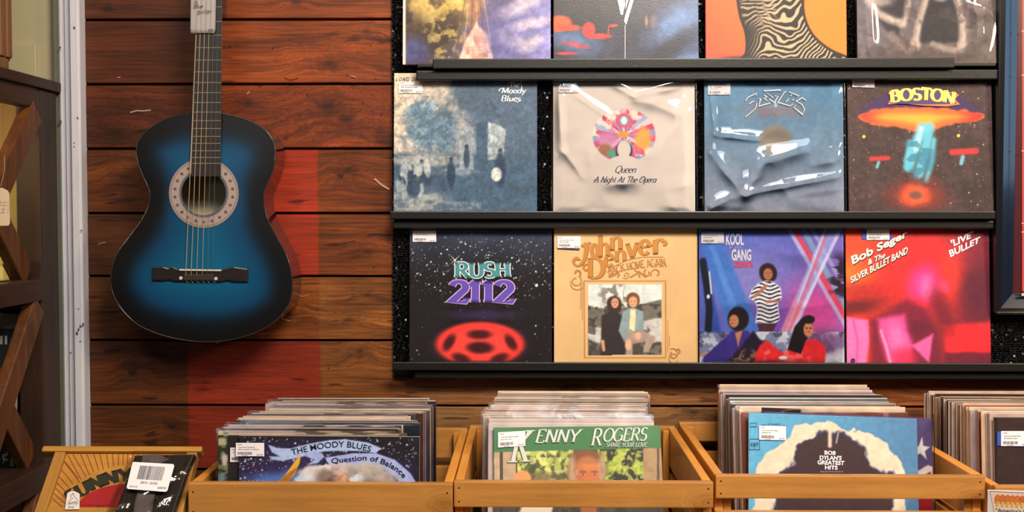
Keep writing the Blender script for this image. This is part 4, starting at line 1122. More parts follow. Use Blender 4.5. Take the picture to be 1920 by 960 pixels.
r = wall_rec('tan record with gold lettering and a framed photo of two people', 1039, 1309, zC)
c = r.canvas((202, 168, 120))
c.grad((1040, 430), (1310, 690), (206, 172, 124), (192, 156, 108)); c.noise(5, .06, 4)
for q, w in [([(1095, 527), (1248, 527), (1248, 671), (1096, 671), (1095, 527)], 1.8), ([(1092, 530), (1092, 600)], 1.2), ([(1089, 532), (1089, 580)], 1.2), ([(1252, 600), (1252, 660)], 1.2), ([(1255, 630), (1255, 650)], 1.2)]:
    c.line(q, w, (150, 100, 44), .7)
c.poly([(1103, 533), (1241, 533), (1240, 666), (1103, 666)], (196, 206, 206), .8)
inn = (c.X > 1103) & (c.X < 1241) & (c.Y > 533) & (c.Y < 666)
keep = c.c.copy()
c.poly([(1100, 574), (1150, 580), (1200, 570), (1245, 562), (1245, 670), (1100, 670)], (96, 90, 84), 2, .95, rough=6)
c.blot(22, .53, (52, 48, 46), seed=9, alpha=.8, mask=(c.Y > 570) * 1.0); c.poly([(1100, 614), (1245, 596), (1245, 640), (1100, 640)], (206, 206, 206), 3, .8, rough=12); c.blot(16, .58, (70, 64, 58), seed=11, mask=(c.Y > 600) * .8)
c.blot(26, .6, (90, 80, 74), mask=c.emask(1155, 552, 34, 22), seed=7, alpha=.7)
for p in ([(1152, 580), (1153, 538)], [(1168, 570), (1170, 534)], [(1140, 565), (1130, 550)]): c.line(p, 1, (80, 72, 66), .5, .7)
c.ell(1152, 572, 15, 18, (52, 38, 34), .15, rough=.25); c.ell(1153, 568, 7, 9.5, (196, 140, 112), .2)
c.poly([(1128, 592), (1150, 582), (1170, 594), (1172, 670), (1126, 670)], (42, 34, 36), 2); c.line([(1130, 640), (1132, 656)], 6, (190, 140, 112), 1.5)
c.ell(1187, 562, 13, 14, (104, 68, 42), .15, rough=.2); c.ell(1187, 566, 8, 10, (208, 152, 120), .2)
c.poly([(1168, 584), (1186, 576), (1206, 584), (1208, 620), (1186, 622), (1170, 640), (1160, 620)], (124, 146, 152), 2); c.poly([(1182, 580), (1192, 580), (1190, 622), (1180, 616)], (224, 208, 160), 1.5)
c.poly([(1176, 622), (1206, 620), (1230, 632), (1216, 660), (1206, 660), (1210, 640), (1186, 645), (1186, 668), (1174, 668)], (156, 136, 124), 2); c.ell(1178, 646, 6, 10, (206, 156, 130), .3); c.ell(1196, 630, 5, 7, (206, 156, 130), .3)
for x, y in ((1153, 568), (1187, 566)):
    for q in (-3, 3): c.ell(x + q, y - 1, 1.3, .8, (60, 36, 32), .5)
    c.ell(x, y + 4.5, 2.4, .8, (150, 70, 66), .5)
c.noise(40, .12, 3)
c.c = np.where(inn[..., None], c.c, keep)
r.sleeve(c, M_PRINTMATT)
GOLD = ink((176, 116, 40)); GOLDD = ink((110, 66, 26)); GOLDL = ink((204, 154, 72))
def swirl(g, cx, cy, r0, r1, a0, a1, w0, w1, n=28):
    pts = []
    for i in range(n + 1):
        t = i / n; a = math.radians(a0 + (a1 - a0) * t); rr_ = r0 + (r1 - r0) * t
        pts.append((cx + rr_ * math.cos(a), cy + rr_ * math.sin(a)))
    g.ribbon(pts, lambda d, t: w0 + (w1 - w0) * t)
def lb(x0, y0, x1, y1, top=.6, sk=0): return quad((x0, y1 - (y1 - y0) / top), (x1, y1 - (y1 - y0) / top - sk), (x1, y1 - sk), (x0, y1))
g = G2(); g2 = G2()
PK = dict(serif=.09, sthick=.07)
for o_, gg in ((1.0, g), (0, g2)):
    gg.ribbon([(1100 + o_, 455 + o_), (1099 + o_, 470 + o_), (1096 + o_, 486 + o_), (1088 + o_, 497 + o_)], lambda d, t: 10 - 5 * t); gg.poly([(1089 + o_, 459 + o_), (1107 + o_, 453 + o_), (1107 + o_, 457 + o_), (1090 + o_, 463 + o_)])
    swirl(gg, 1082 + o_, 489 + o_, 10, 3, 60, 330, 3, 7)
    gg.pen('o', lb(1108 + o_, 458 + o_, 1121 + o_, 481 + o_), .26, .12, 0)
    gg.pen('h', lb(1122 + o_, 442 + o_, 1142 + o_, 483 + o_, 1.0, 3), .21, .08, **PK)
    gg.pen('n', lb(1144 + o_, 446 + o_, 1166 + o_, 470 + o_, .6, 2), .20, .08, **PK)
    gg.pen('D', lb(1102 + o_, 484 + o_, 1133 + o_, 521 + o_, 1.0), .24, .10, **PK); swirl(gg, 1099 + o_, 502 + o_, 7, 3, 290, 20, 3, 4)
    for ch, q in (('e', (1134, 478, 1150, 500)), ('n', (1153, 471, 1173, 491)), ('v', (1175, 457, 1196, 484)), ('e', (1198, 452, 1219, 478)), ('r', (1224, 450, 1243, 477))):
        gg.pen(ch, lb(q[0] + o_, q[1] + o_, q[2] + o_, q[3] + o_, .6, 2), .20, .08, **PK)
    swirl(gg, 1245 + o_, 456 + o_, 5, 2, 200, 480, 4, 5)
r.letters(g, 'lettering_shadow', GOLDD, 1); r.letters(g2, 'artist_lettering', GOLD, 2)
g = G2(); g.pen('BACK HOME AGAIN', quad((1140, 503), (1246, 485), (1250, 500), (1142, 515), 4), .18, .1, .1, .08, space=.1)
g.ribbon([(1138, 511), (1150, 500), (1175, 488), (1205, 482), (1244, 482)], 1.2); g.ribbon([(1140, 518), (1160, 509), (1185, 503), (1198, 503)], 1.2)
swirl(g, 1174, 516, 1, 7, 0, 500, 1, 1.4); swirl(g, 1230, 513, 10, 4, 150, 420, 1.6, 3); swirl(g, 1214, 512, 7, 3, 250, -60, 3, 2.4)
for q in ([(1142, 520), (1152, 516), (1160, 512)], [(1158, 520), (1162, 514)], [(1182, 520), (1196, 512), (1190, 506)], [(1196, 508), (1204, 514), (1212, 520)], [(1200, 520), (1198, 514)]): g.ribbon(q, 3)
M_ORN = ink((164, 108, 50)); r.letters(g, 'title_lettering', M_ORN, 3)
g = G2(); swirl(g, 1080, 527, 11, 5, -60, 280, 1.6, 2); swirl(g, 1082, 512, 8, 2, 60, -200, 3, 4); swirl(g, 1082, 530, 14, 12, 40, 200, 1.4, 1)
r.letters(g, 'scroll_ornament', M_ORN, 3)
g = G2(); swirl(g, 1262, 664, 11, 4, -120, 240, 1.5, 2.4); swirl(g, 1263, 672, 9, 8, 20, 330, 1.2, 1.2); swirl(g, 1270, 658, 6, 2, 60, -160, 2, 3)
r.letters(g, 'scroll_ornament', M_ORN, 3)
r.sticker(1045, 443, 1088.5, 465, ['Vinyl record John Denver', 'Back home again'], slant=0)
bm = bmesh.new(); prism(bm, [r.px(x, y) for x, y in ((1045, 465), (1087, 467), (1086, 469.5), (1045, 467))], -.0018, -.0011); obj('sticker_tape', bm, ink((38, 32, 44)), r.t)

r = wall_rec('blue and purple record with light beams and three posed figures, third in the bottom row', 1312, 1584, zC)
c = r.canvas((88, 96, 176))
c.grad((1312, 430), (1560, 640), (52, 84, 176), (132, 100, 176)); c.ell(1400, 520, 70, 60, (150, 140, 206), .9, .6); c.ell(1528, 590, 55, 60, (206, 66, 140), .8, .85); c.ell(1560, 480, 50, 50, (118, 96, 180), .8, .5)
c.ell(1450, 620, 50, 50, (92, 60, 160), .8, .6)
c.poly([(1316, 462), (1356, 455), (1425, 622), (1366, 622)], (58, 112, 196), 5, .8); c.poly([(1330, 462), (1340, 460), (1400, 622), (1384, 622)], (92, 140, 216), 3, .6); c.poly([(1312, 500), (1322, 480), (1352, 622), (1330, 622)], (40, 70, 160), 4, .8)
for a, b_, w, col in [((1474, 420), (1586, 612), 8, (176, 168, 214)), ((1486, 424), (1586, 596), 9, (214, 60, 70)), ((1502, 424), (1586, 575), 10, (120, 150, 180)), ((1520, 424), (1586, 545), 7, (150, 150, 200))]: c.line([a, b_], w, col, 2, .8)
for a, b_, w, col in [((1562, 422), (1478, 622), 26, (150, 160, 214)), ((1556, 422), (1482, 622), 5, (206, 90, 120)), ((1576, 430), (1484, 622), 6, (206, 206, 232)), ((1548, 430), (1474, 622), 3, (206, 206, 232))]: c.line([a, b_], w, col, 2, .7)
c.poly([(1462, 622), (1490, 560), (1506, 580), (1480, 622)], (222, 110, 130), 5, .6)
c.blot(18, .52, (44, 26, 44), mask=c.emask(1576, 520, 24, 42), seed=3, alpha=.95, ax=.4)
c.line([(1318, 490), (1326, 540), (1330, 580), (1328, 618)], 13, (22, 22, 34), 2, .95); c.line([(1330, 510), (1334, 550)], 3, (190, 200, 214), 1); c.ell(1328, 556, 3, 4, (206, 214, 224), .4)
# standing figure
c.ell(1440, 512, 17, 18, (44, 26, 24), .14, rough=.2); c.ell(1440, 514, 8.5, 11, (170, 108, 82), .2)
shirt = [(1424, 530), (1436, 526), (1450, 528), (1464, 540), (1466, 560), (1458, 566), (1462, 600), (1450, 608), (1416, 606), (1420, 580), (1416, 566), (1404, 558), (1410, 542)]
c.poly(shirt, (216, 216, 232), 1.5); dd = c.sd(shirt)
c.mix((dd < -1) * sstep(-.1, .5, np.sin(c.Y * .85 + 2.4 * np.sin(c.X * .16))) * .95, (30, 28, 46))
c.line([(1414, 556), (1424, 548), (1436, 536)], 6, (172, 110, 84), 1.5); c.line([(1438, 566), (1460, 564)], 5, (160, 100, 78), 1.5)
c.poly([(1420, 606), (1456, 606), (1448, 626), (1424, 626)], (74, 40, 50), 2)
# silver cushions and seated figures
c.poly([(1312, 624), (1600, 624), (1600, 700), (1312, 700)], (120, 132, 164), 5, .9); c.blot(14, .5, (206, 212, 226), seed=5, alpha=.85, mask=(c.Y > 622) * 1.0); c.blot(18, .58, (52, 56, 84), seed=8, alpha=.8, mask=(c.Y > 622) * 1.0)
c.ell(1578, 672, 30, 20, (196, 196, 206), .2, .9, rough=.7); c.ell(1540, 640, 40, 24, (118, 72, 120), .6, .8)
c.poly([(1314, 690), (1320, 668), (1352, 640), (1370, 622), (1400, 618), (1422, 640), (1424, 690)], (58, 46, 130), 3, rough=4); c.poly([(1350, 690), (1392, 650), (1412, 622), (1430, 644), (1420, 690)], (34, 26, 48), 3, rough=8); c.blot(24, .6, (176, 120, 70), mask=c.emask(1400, 672, 30, 16), alpha=.7, seed=3)
c.ell(1384, 598, 20, 23, (34, 22, 26), .12); c.ell(1376, 602, 9, 12, (186, 126, 92), .2); c.poly([(1378, 624), (1392, 620), (1384, 650)], (180, 120, 90), 2); c.line([(1312, 668), (1322, 662)], 5, (186, 126, 92), 1.5)
c.poly([(1408, 690), (1424, 648), (1438, 638), (1452, 650), (1470, 662), (1500, 640), (1530, 636), (1548, 650), (1546, 690)], (214, 40, 46), 2.5, rough=3); c.blot(20, .62, (246, 120, 116), mask=c.emask(1470, 666, 60, 22), alpha=.6, seed=6)
c.poly([(1476, 656), (1490, 612), (1504, 596), (1522, 600), (1524, 618), (1510, 640), (1502, 664)], (30, 20, 24), 2); c.ell(1516, 618, 9.5, 14, (184, 120, 90), .2); c.ell(1516, 599, 12, 8, (30, 20, 24), .2)
for x in (1512, 1520): c.ell(x, 615, 2, 1, (40, 24, 24), .4)
for x, y in ((1440, 512), (1373, 600), (1516, 616)):
    for q in (-3.2, 3.2): c.ell(x + q, y, 1.4, .8, (40, 24, 24), .5)
    c.ell(x, y + 6, 2.4, 1, (150, 50, 56), .5)
c.ell(1468, 671, 8, 3.4, (206, 206, 214), .2); c.noise(40, .08, 4)
c.c = np.clip(c.c * 1.1, 0, 250)
r.sleeve(c)
g = G2(); g.text('KOOL', rect(1361.5, 438, 1394, 459), bold=.03); g.text('GANG', rect(1372, 468, 1408, 488), bold=.03); r.letters(g, 'artist_lettering', INK_W, 1)
g = G2(); g.pen('& the', rect(1366, 461, 1389, 466), .12, .08, 0, slant=.4, space=.16); r.letters(g, 'artist_lettering', ink((176, 178, 226)), 1)
g = G2(); g.text('CELEBRATE!', rect(1377, 491, 1411, 501.5), bold=.03); r.letters(g, 'title_lettering', ink((222, 46, 66)), 1)
r.sticker(1314.5, 435, 1357, 456.5, ['Vinyl record Kool and the', 'gang celebrate'])
r.film(seed=22, wrinkle=.0010, grow=.003)

r = wall_rec('red record with blurred pink shapes and slanted white lettering', 1588.5, 1859, zC, roll=-.15)
c = r.canvas((196, 34, 44))
c.grad((1600, 500), (1850, 460), (206, 48, 36), (96, 26, 44)); c.noise(4, .2, 5)
c.ell(1602, 510, 40, 26, (236, 126, 40), .9, .85); c.ell(1620, 470, 50, 40, (206, 84, 34), .9, .6); c.ell(1610, 575, 60, 14, (84, 22, 34), .8, .85, -10, rough=.5); c.ell(1640, 545, 60, 16, (120, 24, 32), .9, .6)
c.ell(1720, 500, 80, 80, (222, 40, 44), .7, .85); c.ell(1790, 500, 26, 60, (226, 56, 46), .6, .8, 20); c.ell(1836, 540, 34, 64, (84, 24, 46), .6, .9); c.ell(1832, 460, 40, 40, (120, 30, 52), .8, .8)
c.ell(1740, 545, 30, 46, (206, 30, 60), .8, .8); c.ell(1730, 530, 24, 30, (236, 60, 150), .8, .9, 30); c.ell(1740, 538, 12, 20, (246, 120, 190), .9, .7); c.ell(1768, 538, 12, 12, (240, 70, 130), .7, .7)
c.poly([(1770, 610), (1860, 604), (1860, 664), (1774, 664)], (222, 36, 44), 6, .9); c.poly([(1772, 662), (1864, 660), (1864, 700), (1772, 700)], (96, 20, 44), 4, .9, rough=5)
c.poly([(1632, 600), (1700, 560), (1740, 580), (1760, 620), (1770, 700), (1632, 700)], (96, 20, 50), 10, .8); c.ell(1765, 580, 16, 44, (84, 20, 38), .8, .7, -20)
c.poly([(1586, 594), (1628, 600), (1630, 640), (1622, 700), (1586, 700)], (222, 108, 176), 4, .95); c.line([(1600, 600), (1608, 640), (1606, 690)], 4, (190, 60, 150), 2.5, .7)
c.poly([(1646, 598), (1696, 590), (1712, 650), (1694, 690), (1668, 690), (1650, 630)], (222, 74, 150), 8, .95); c.ell(1684, 640, 14, 34, (240, 130, 190), .8, .6, -15); c.ell(1694, 672, 22, 20, (222, 40, 80), .7, .9)
c.poly([(1710, 648), (1750, 626), (1742, 680)], (226, 90, 160), 4, .95); c.ell(1722, 615, 18, 14, (90, 20, 42), .7, .8); c.line([(1652, 620), (1662, 650), (1672, 690)], 5, (236, 150, 190), 2.5, .8)
c.noise(50, .1, 4)
r.sleeve(c, M_PRINTMATT, warp=.004)
for layer, o_, col in ((1, 1.3, (40, 22, 24)), (2, 0, (230, 222, 214))):
    g = G2()
    g.text('Bob Seger', quad((1596 + o_, 481 + o_), (1701 + o_, 430 + o_), (1700 + o_, 448 + o_), (1600 + o_, 500 + o_)), bold=.03)
    g.text('& The', quad((1627 + o_, 487 + o_), (1661 + o_, 472 + o_), (1658 + o_, 483 + o_), (1628 + o_, 497 + o_)), bold=.02)
    g.text('SILVER BULLET BAND', quad((1594 + o_, 520 + o_), (1702 + o_, 462 + o_), (1701 + o_, 475 + o_), (1596 + o_, 531 + o_)), bold=.025)
    r.letters(g, 'artist_lettering', ink(col), layer)
g = G2(); g.text('BULLET', quad((1779, 470), (1837, 444), (1835, 455), (1782, 482)), bold=.03); r.letters(g, 'title_lettering', INK_W, 2)
g = G2(); g.text("'LIVE'", quad((1782, 451), (1824, 433), (1822, 445), (1785, 463)), bold=.03)
r.letters(g, 'title_lettering', INK_W, 2)
g = G2(); g.poly([(1599 + 4.4 * math.cos(a * .4), 676 + 4.4 * math.sin(a * .4)) for a in range(16)]); r.letters(g, 'round_mark', INK_K, 2)
g = G2(); g.ribbon([(1599 + 2 * math.cos(a * .4), 676 + 2 * math.sin(a * .4)) for a in range(17)], .7); r.letters(g, 'round_mark', ink((140, 60, 110)), 3)
bm = bmesh.new(); prism(bm, [r.px(x, y) for x, y in ((1617, 430), (1662, 430), (1662, 438), (1674, 441), (1671, 450), (1615, 448))], -.0019, -.0014); obj('blue_tape', bm, mat('blue_tape', (40, 72, 168), .6), r.t)
r.sticker(1624.5, 430.5, 1667, 450, ['Vinyl record Bob Seger &', 'the silver bullet live'])

# ================================================================== GUITAR
GY = 2.478
gs = 1.0
G0 = P(382, 430, GY)
guitar = thing('guitar', 'blue acoustic guitar with black burst edges hanging on the plank wall', 'guitar', G0)
def gp(x, y, dy=0.0):
    w = P(x, y, GY + dy); return (w.x - G0.x, w.z - G0.z)
OUT = [(387, 211), (415, 213), (450, 220), (480, 233), (500, 247), (512, 267), (516, 290), (512, 318), (502, 342), (495, 362), (495, 385), (501, 410), (518, 443), (536, 477), (546, 512), (547, 548), (536, 580), (500, 613), (448, 634), (396, 641),
       (348, 638), (303, 628), (261, 610), (230, 582), (211, 548), (208, 515), (219, 478), (243, 444), (266, 412), (279, 384), (280, 358), (268, 330), (257, 298), (258, 268), (278, 243), (312, 223), (350, 213)]
def catmull(P_, k):
    n = len(P_); out = []
    for i in range(n):
        p0, p1, p2, p3 = [np.array(P_[(i + j) % n], float) for j in (-1, 0, 1, 2)]
        for t in np.linspace(0, 1, k, endpoint=False):
            out.append(0.5 * ((2 * p1) + (p2 - p0) * t + (2 * p0 - 5 * p1 + 4 * p2 - p3) * t ** 2 + (3 * p1 - p0 - 3 * p2 + p3) * t ** 3))
    return out
outp = catmull(OUT, 7)
no = len(outp)
HC = np.array((382.6, 362.0)); HR = 43.0
nr = 46
verts = []; cols = []
OA = np.array(outp)
for t in np.linspace(0, 1, nr):
    for q in outp:
        u = q - HC; u = u / np.hypot(*u)
        s0 = HC + u * HR
        p = s0 + (q - s0) * t
        x, z = gp(*p)
        verts.append((x, -.0012 * (1 - t) ** .5, z))
        d = np.sqrt(((OA - p) ** 2).sum(1)).min()
        wd = 62 + 14 * (1 - sstep(230, 300, p[1])) + 22 * sstep(560, 640, p[1]) - 14 * np.exp(-((p[1] - 380) / 40.) ** 2)
        k = float(sstep(14, wd, d)); k2 = float(sstep(40, 130, d))
        blue = np.array((7, 56, 92)) * (1 - k2) + np.array((8, 86, 120)) * k2
        cols.append(np.array((10, 9, 11)) * (1 - k) + blue * k)
faces = []
for r_ in range(nr - 1):
    for k in range(no):
        a = r_ * no + k; b = r_ * no + (k + 1) % no
        faces.append((a, a + no, b + no, b))
me = bpy.data.meshes.new('soundboard'); me.from_pydata(verts, [], faces); set_colors(me, 'ink', cols)
bm = bmesh.new(); bm.from_mesh(me)
for f in bm.faces:
    f.normal_update()
    if f.normal.y > 0: f.normal_flip()
bm.to_mesh(me); bm.free()
M_GTOP = print_mat('burst_lacquer', rough=.34, coat=.22, bump=.015, spec=.3)
obj('soundboard', me, M_GTOP, guitar, smooth=True)
M_GBLACK = mat('black_lacquer', (15, 13, 14), rough=.24, coat=.8, var=.1)
GD = .1
bm = bmesh.new()
back = [bm.verts.new((x, GD, z)) for x, z in (gp(*q) for q in outp)]
mid = [bm.verts.new((x, .0008, z)) for x, z in (gp(*q) for q in outp)]
for k in range(no): bm.faces.new([mid[k], back[k], back[(k + 1) % no], mid[(k + 1) % no]])
bm.faces.new(back)
bmesh.ops.recalc_face_normals(bm, faces=bm.faces)
obj('body', bm, M_GBLACK, guitar)
bm = bmesh.new()
ins = [HC + (q - HC) * .955 for q in outp]
ia = [bm.verts.new((x, .004, z)) for x, z in (gp(*q) for q in ins)]; ib = [bm.verts.new((x, GD - .004, z)) for x, z in (gp(*q) for q in ins)]
for k in range(no): bm.faces.new([ia[k], ib[k], ib[(k + 1) % no], ia[(k + 1) % no]])
bm.faces.new(ib)
obj('inner_lining', bm, wood('guitar_inner_wood', (200, 172, 124), (238, 216, 176), axis=2, scale=10), guitar)
bm = bmesh.new(); tube(bm, [(x, .0005, z) for x, z in (gp(*q) for q in list(outp) + [outp[0]])], .0013, 6, caps=False)
obj('highlight_bead', bm, mat('dark_gloss_bead', (44, 38, 38), rough=.22, coat=.6), guitar, smooth=True)  # glossy bead added along the body edge to catch a highlight
# rosette: ring with bands and a chain of small crosses
n1, n2 = 26, 360
R0, R1 = 41.5, 65.5
verts = []; cols = []
for i in range(n1):
    rr_ = R0 + (R1 - R0) * i / (n1 - 1); t = i / (n1 - 1)
    for k in range(n2):
        a = 2 * math.pi * k / n2
        x, z = gp(HC[0] + rr_ * math.cos(a), HC[1] + rr_ * math.sin(a)); verts.append((x, -.0021, z))
        base = np.array((168, 152, 146))
        if t < .09: base = np.array((60, 84, 104))
        elif t < .17 or .83 < t < .87 or t > .96: base = np.array((98, 78, 76))
        elif t > .87: base = np.array((168, 146, 142)) * (.86 + .14 * math.sin(a * 90))
        elif t < .25: base = np.array((186, 160, 150)) * (.8 + .2 * math.sin(a * 70))
        else:
            ph = (a / (2 * math.pi) * 22) % 1 - .5; tt = (t - .54) / .29
            du = abs(ph) * 2.4; dv = abs(tt)
            if (du < .2 and dv < .62 - du * 1.6) or (dv < .2 and du < .62 - dv * 1.6): base = np.array((84, 58, 54))
            base = base * (.9 + .1 * math.sin(a * 130 + t * 60))
        cols.append(base)
faces = []
for i in range(n1 - 1):
    for k in range(n2):
        a = i * n2 + k; b = i * n2 + (k + 1) % n2; faces.append((a, a + n2, b + n2, b))
me = bpy.data.meshes.new('rosette'); me.from_pydata(verts, [], faces); set_colors(me, 'ink', cols)
bm = bmesh.new(); bm.from_mesh(me)
for f in bm.faces:
    f.normal_update()
    if f.normal.y > 0: f.normal_flip()
bm.to_mesh(me); bm.free()
obj('rosette', me, print_mat('rosette_inlay', rough=.35, coat=.4, bump=0), guitar)
# neck and fretboard
M_FB = mat('dark_fretboard_wood', (30, 27, 30), rough=.45, var=.15, vscale=60, stretch=(8, 8, 1))
FT = -.0075
def g3(x, y, d): a, b = gp(x, y, d); return (a, d, b)
bm = bmesh.new()
hexa(bm, [g3(358, 331, FT), g3(414, 331, FT), g3(414, 331, -.001), g3(358, 331, -.001), g3(378, -190, FT), g3(418, -190, FT), g3(418, -190, -.001), g3(378, -190, -.001)], .0008)
obj('fretboard', bm, M_FB, guitar)
bm = bmesh.new(); hexa(bm, [g3(356.5, 326, FT + .001), g3(358.3, 326, FT + .001), g3(358.3, 326, -.001), g3(356.5, 326, -.001), g3(376.4, -190, FT + .001), g3(378.2, -190, FT + .001), g3(378.2, -190, -.001), g3(376.4, -190, -.001)])
obj('fretboard_binding', bm, mat('aged_binding', (190, 160, 132), .4), guitar)
bm = bmesh.new()
prof = [(math.cos(a), math.sin(a)) for a in np.linspace(0, math.pi, 9)]
ra, rb = [], []
for c_, s_ in prof:
    ra.append(bm.verts.new(g3(386.5 + 27 * c_, 212, 0.0)[:1] + (-.001 + .021 * s_, gp(386, 212)[1])))
    rb.append(bm.verts.new(g3(398 + 20.5 * c_, -190, 0.0)[:1] + (-.001 + .019 * s_, gp(386, -190)[1])))
for k in range(8): bm.faces.new([ra[k], ra[k + 1], rb[k + 1], rb[k]])
bm.faces.new(ra + []); bm.faces.new(rb[::-1]); bm.faces.new([ra[0], rb[0], rb[-1], ra[-1]])
bmesh.ops.recalc_face_normals(bm, faces=bm.faces)
obj('neck', bm, M_GBLACK, guitar, smooth=False)
bm = bmesh.new(); prism(bm, [gp(*q) for q in [(378, -188), (418, -188), (428, -215), (430, -330), (412, -340), (398, -332), (384, -340), (366, -330), (368, -215)]], .002, .018, .002)
obj('headstock', bm, M_GBLACK, guitar)
M_FRET = mat('brass_fret_wire', (206, 184, 140), rough=.3, metal=.7, var=.05)
fl = lambda y: 358 + (331 - y) * (20 / 521.); frr = lambda y: 414 + (331 - y) * (4 / 521.)
for y in [-158, -118, -80, -45, -15, 13, 40.5, 66, 89.5, 113, 135, 155, 174, 192.5, 210.5, 226.5, 241, 256, 269, 283, 295.5, 306.5]:
    bm = bmesh.new(); tube(bm, [g3(fl(y) + 1, y, FT - .0004), g3(frr(y) - 1, y, FT - .0004)], .0010, 6)
    obj('fret', bm, M_FRET, guitar)
# bridge, saddle, dots and strings
M_BRIDGE = mat('bridge_rosewood', (30, 24, 22), rough=.3, coat=.5, var=.2, vscale=50)
bm = bmesh.new()
pr_ = [(287, 500), (308, 500), (318, 503), (327, 500), (334, 504), (418, 505), (428, 503), (440, 500), (466, 504), (466, 528), (440, 528), (428, 525), (418, 528), (330, 527), (318, 524), (308, 526), (287, 525)]
prism(bm, [gp(*q) for q in pr_], -.007, -.0009, .0018); obj('bridge', bm, M_BRIDGE, guitar)
bm = bmesh.new(); hexa(bm, [g3(336, 507.5, -.010), g3(415, 508.5, -.010), g3(415, 508.5, -.006), g3(336, 507.5, -.006), g3(336, 504.5, -.010), g3(415, 505.5, -.010), g3(415, 505.5, -.006), g3(336, 504.5, -.006)], .0006)
obj('saddle', bm, mat('bone_white', (208, 190, 176), .4), guitar)
for x, y in ((341, 521), (406.5, 522)):
    bm = bmesh.new(); lathe(bm, [(.0034, -.0082), (.0038, -.0075), (.0038, -.0065)], 14)
    bmesh.ops.translate(bm, verts=bm.verts, vec=(gp(x, y)[0], 0, gp(x, y)[1])); obj('pearl_dot', bm, mat('pearl', (190, 184, 190), .3), guitar)
bm = bmesh.new(); prism(bm, [gp(*q) for q in [(346, 514), (402, 514), (402, 525), (346, 525)]], -.0086, -.006, .001); obj('tie_block', bm, mat('worn_rosewood', (44, 38, 30), .45), guitar)
M_WOUND = mat('bronze_wound_string', (206, 182, 150), rough=.35, metal=.6, var=.05)
M_PLAIN = mat('steel_string', (150, 150, 146), rough=.3, metal=.8, var=.05)
topx = [371.5, 378.5, 386, 394, 402, 409.5]; botx = [348.5, 358.5, 369, 379.5, 389, 399.5]
for i in range(6):
    a, b = topx[i], botx[i]
    yy = 506.5; sl_ = (a - b) / (62 - yy)
    xt = a + sl_ * (-188 - 62) * .55
    bm = bmesh.new(); tube(bm, [g3(xt, -188, FT - .0025), g3(b, yy, -.0108), g3(b, 516, -.0085)], (.00075, .0007, .00062, .00055, .0004, .00035)[i], 6)
    obj('string', bm, M_WOUND if i < 4 else M_PLAIN, guitar)
    bm = bmesh.new(); tube(bm, [g3(b, 525.5, -.0082), g3(b + 1.5, 529, -.0048), g3(b + 4, 529.6, -.003)], .0006, 5); obj('string_end', bm, M_PLAIN, guitar)
bm = bmesh.new(); lathe(bm, [(.003, .006), (.0045, .002), (.0045, -.001), (.002, -.003)], 14, axis='z')
pz_ = gp(396, 643)
bmesh.ops.translate(bm, verts=bm.verts, vec=(pz_[0], .045, pz_[1] - .004)); obj('strap_button', bm, mat('aged_metal_button', (150, 128, 100), .4, metal=.5), guitar)

# hand-written tag tucked on the neck
tg = thing('price_tag', 'white folded paper tag with handwriting hanging on the guitar neck', 'tag', P(388, 63, GY - .014))
def tp(x, y):
    w = P(x, y, GY - .014); return (w.x - tg.location.x, w.z - tg.location.z)
bm = bmesh.new()
nx_ = 26; W_ = []
for j, y in enumerate(np.linspace(-52, 62.3, 14)):
    row = []
    xl = 358.5 - (y + 52) * .013; xr = 407 - (y + 52) * .022
    for i in range(nx_ + 1):
        t = i / nx_; x = xl + (xr - xl) * t
        if j == 13: x = min(max(x, xl + 1.2), xr - 1.2)
        px_, pz2 = tp(x, y)
        row.append(bm.verts.new((px_, -.0012 * abs(math.sin(t * 5.4 * math.pi)) * (t > .25) - .001 * (1 - t), pz2)))
    W_.append(row)
for j in range(13):
    for i in range(nx_):
        bm.faces.new([W_[j][i], W_[j + 1][i], W_[j + 1][i + 1], W_[j][i + 1]])
ex_ = bmesh.ops.solidify(bm, geom=list(bm.faces), thickness=-.0004)
bmesh.ops.recalc_face_normals(bm, faces=bm.faces)
paper = obj('paper', bm, mat('white_tag_paper', (206, 200, 200), .7, var=.02), tg, smooth=True)
g = G2()
g.pen('30', rect(363, -3, 372, 6), .14, .1, 0, slant=.3); g.pen('Blue', rect(363, 8, 380, 15.5), .14, .1, 0, slant=.4); g.pen('guitar', rect(371, 17, 396, 25.5), .14, .1, 0, slant=.4, space=.2); g.pen('450', rect(391, 54, 400, 59), .16, .12, 0)
for q in ([(363, -2), (370, -3), (366, 1), (371, 4), (364, 6)], [(392, 54), (392, 57), (396, 57)], [(395, 55), (395, 59.5)], [(400, 54.5), (397.5, 54.5), (397.5, 56.5), (400, 57), (399, 59), (397, 59)]): g.ribbon(q, .8)
g.emit('handwriting', mat('pencil_ink', (70, 66, 72), .6), tg, tp, 1, front=-.0026)

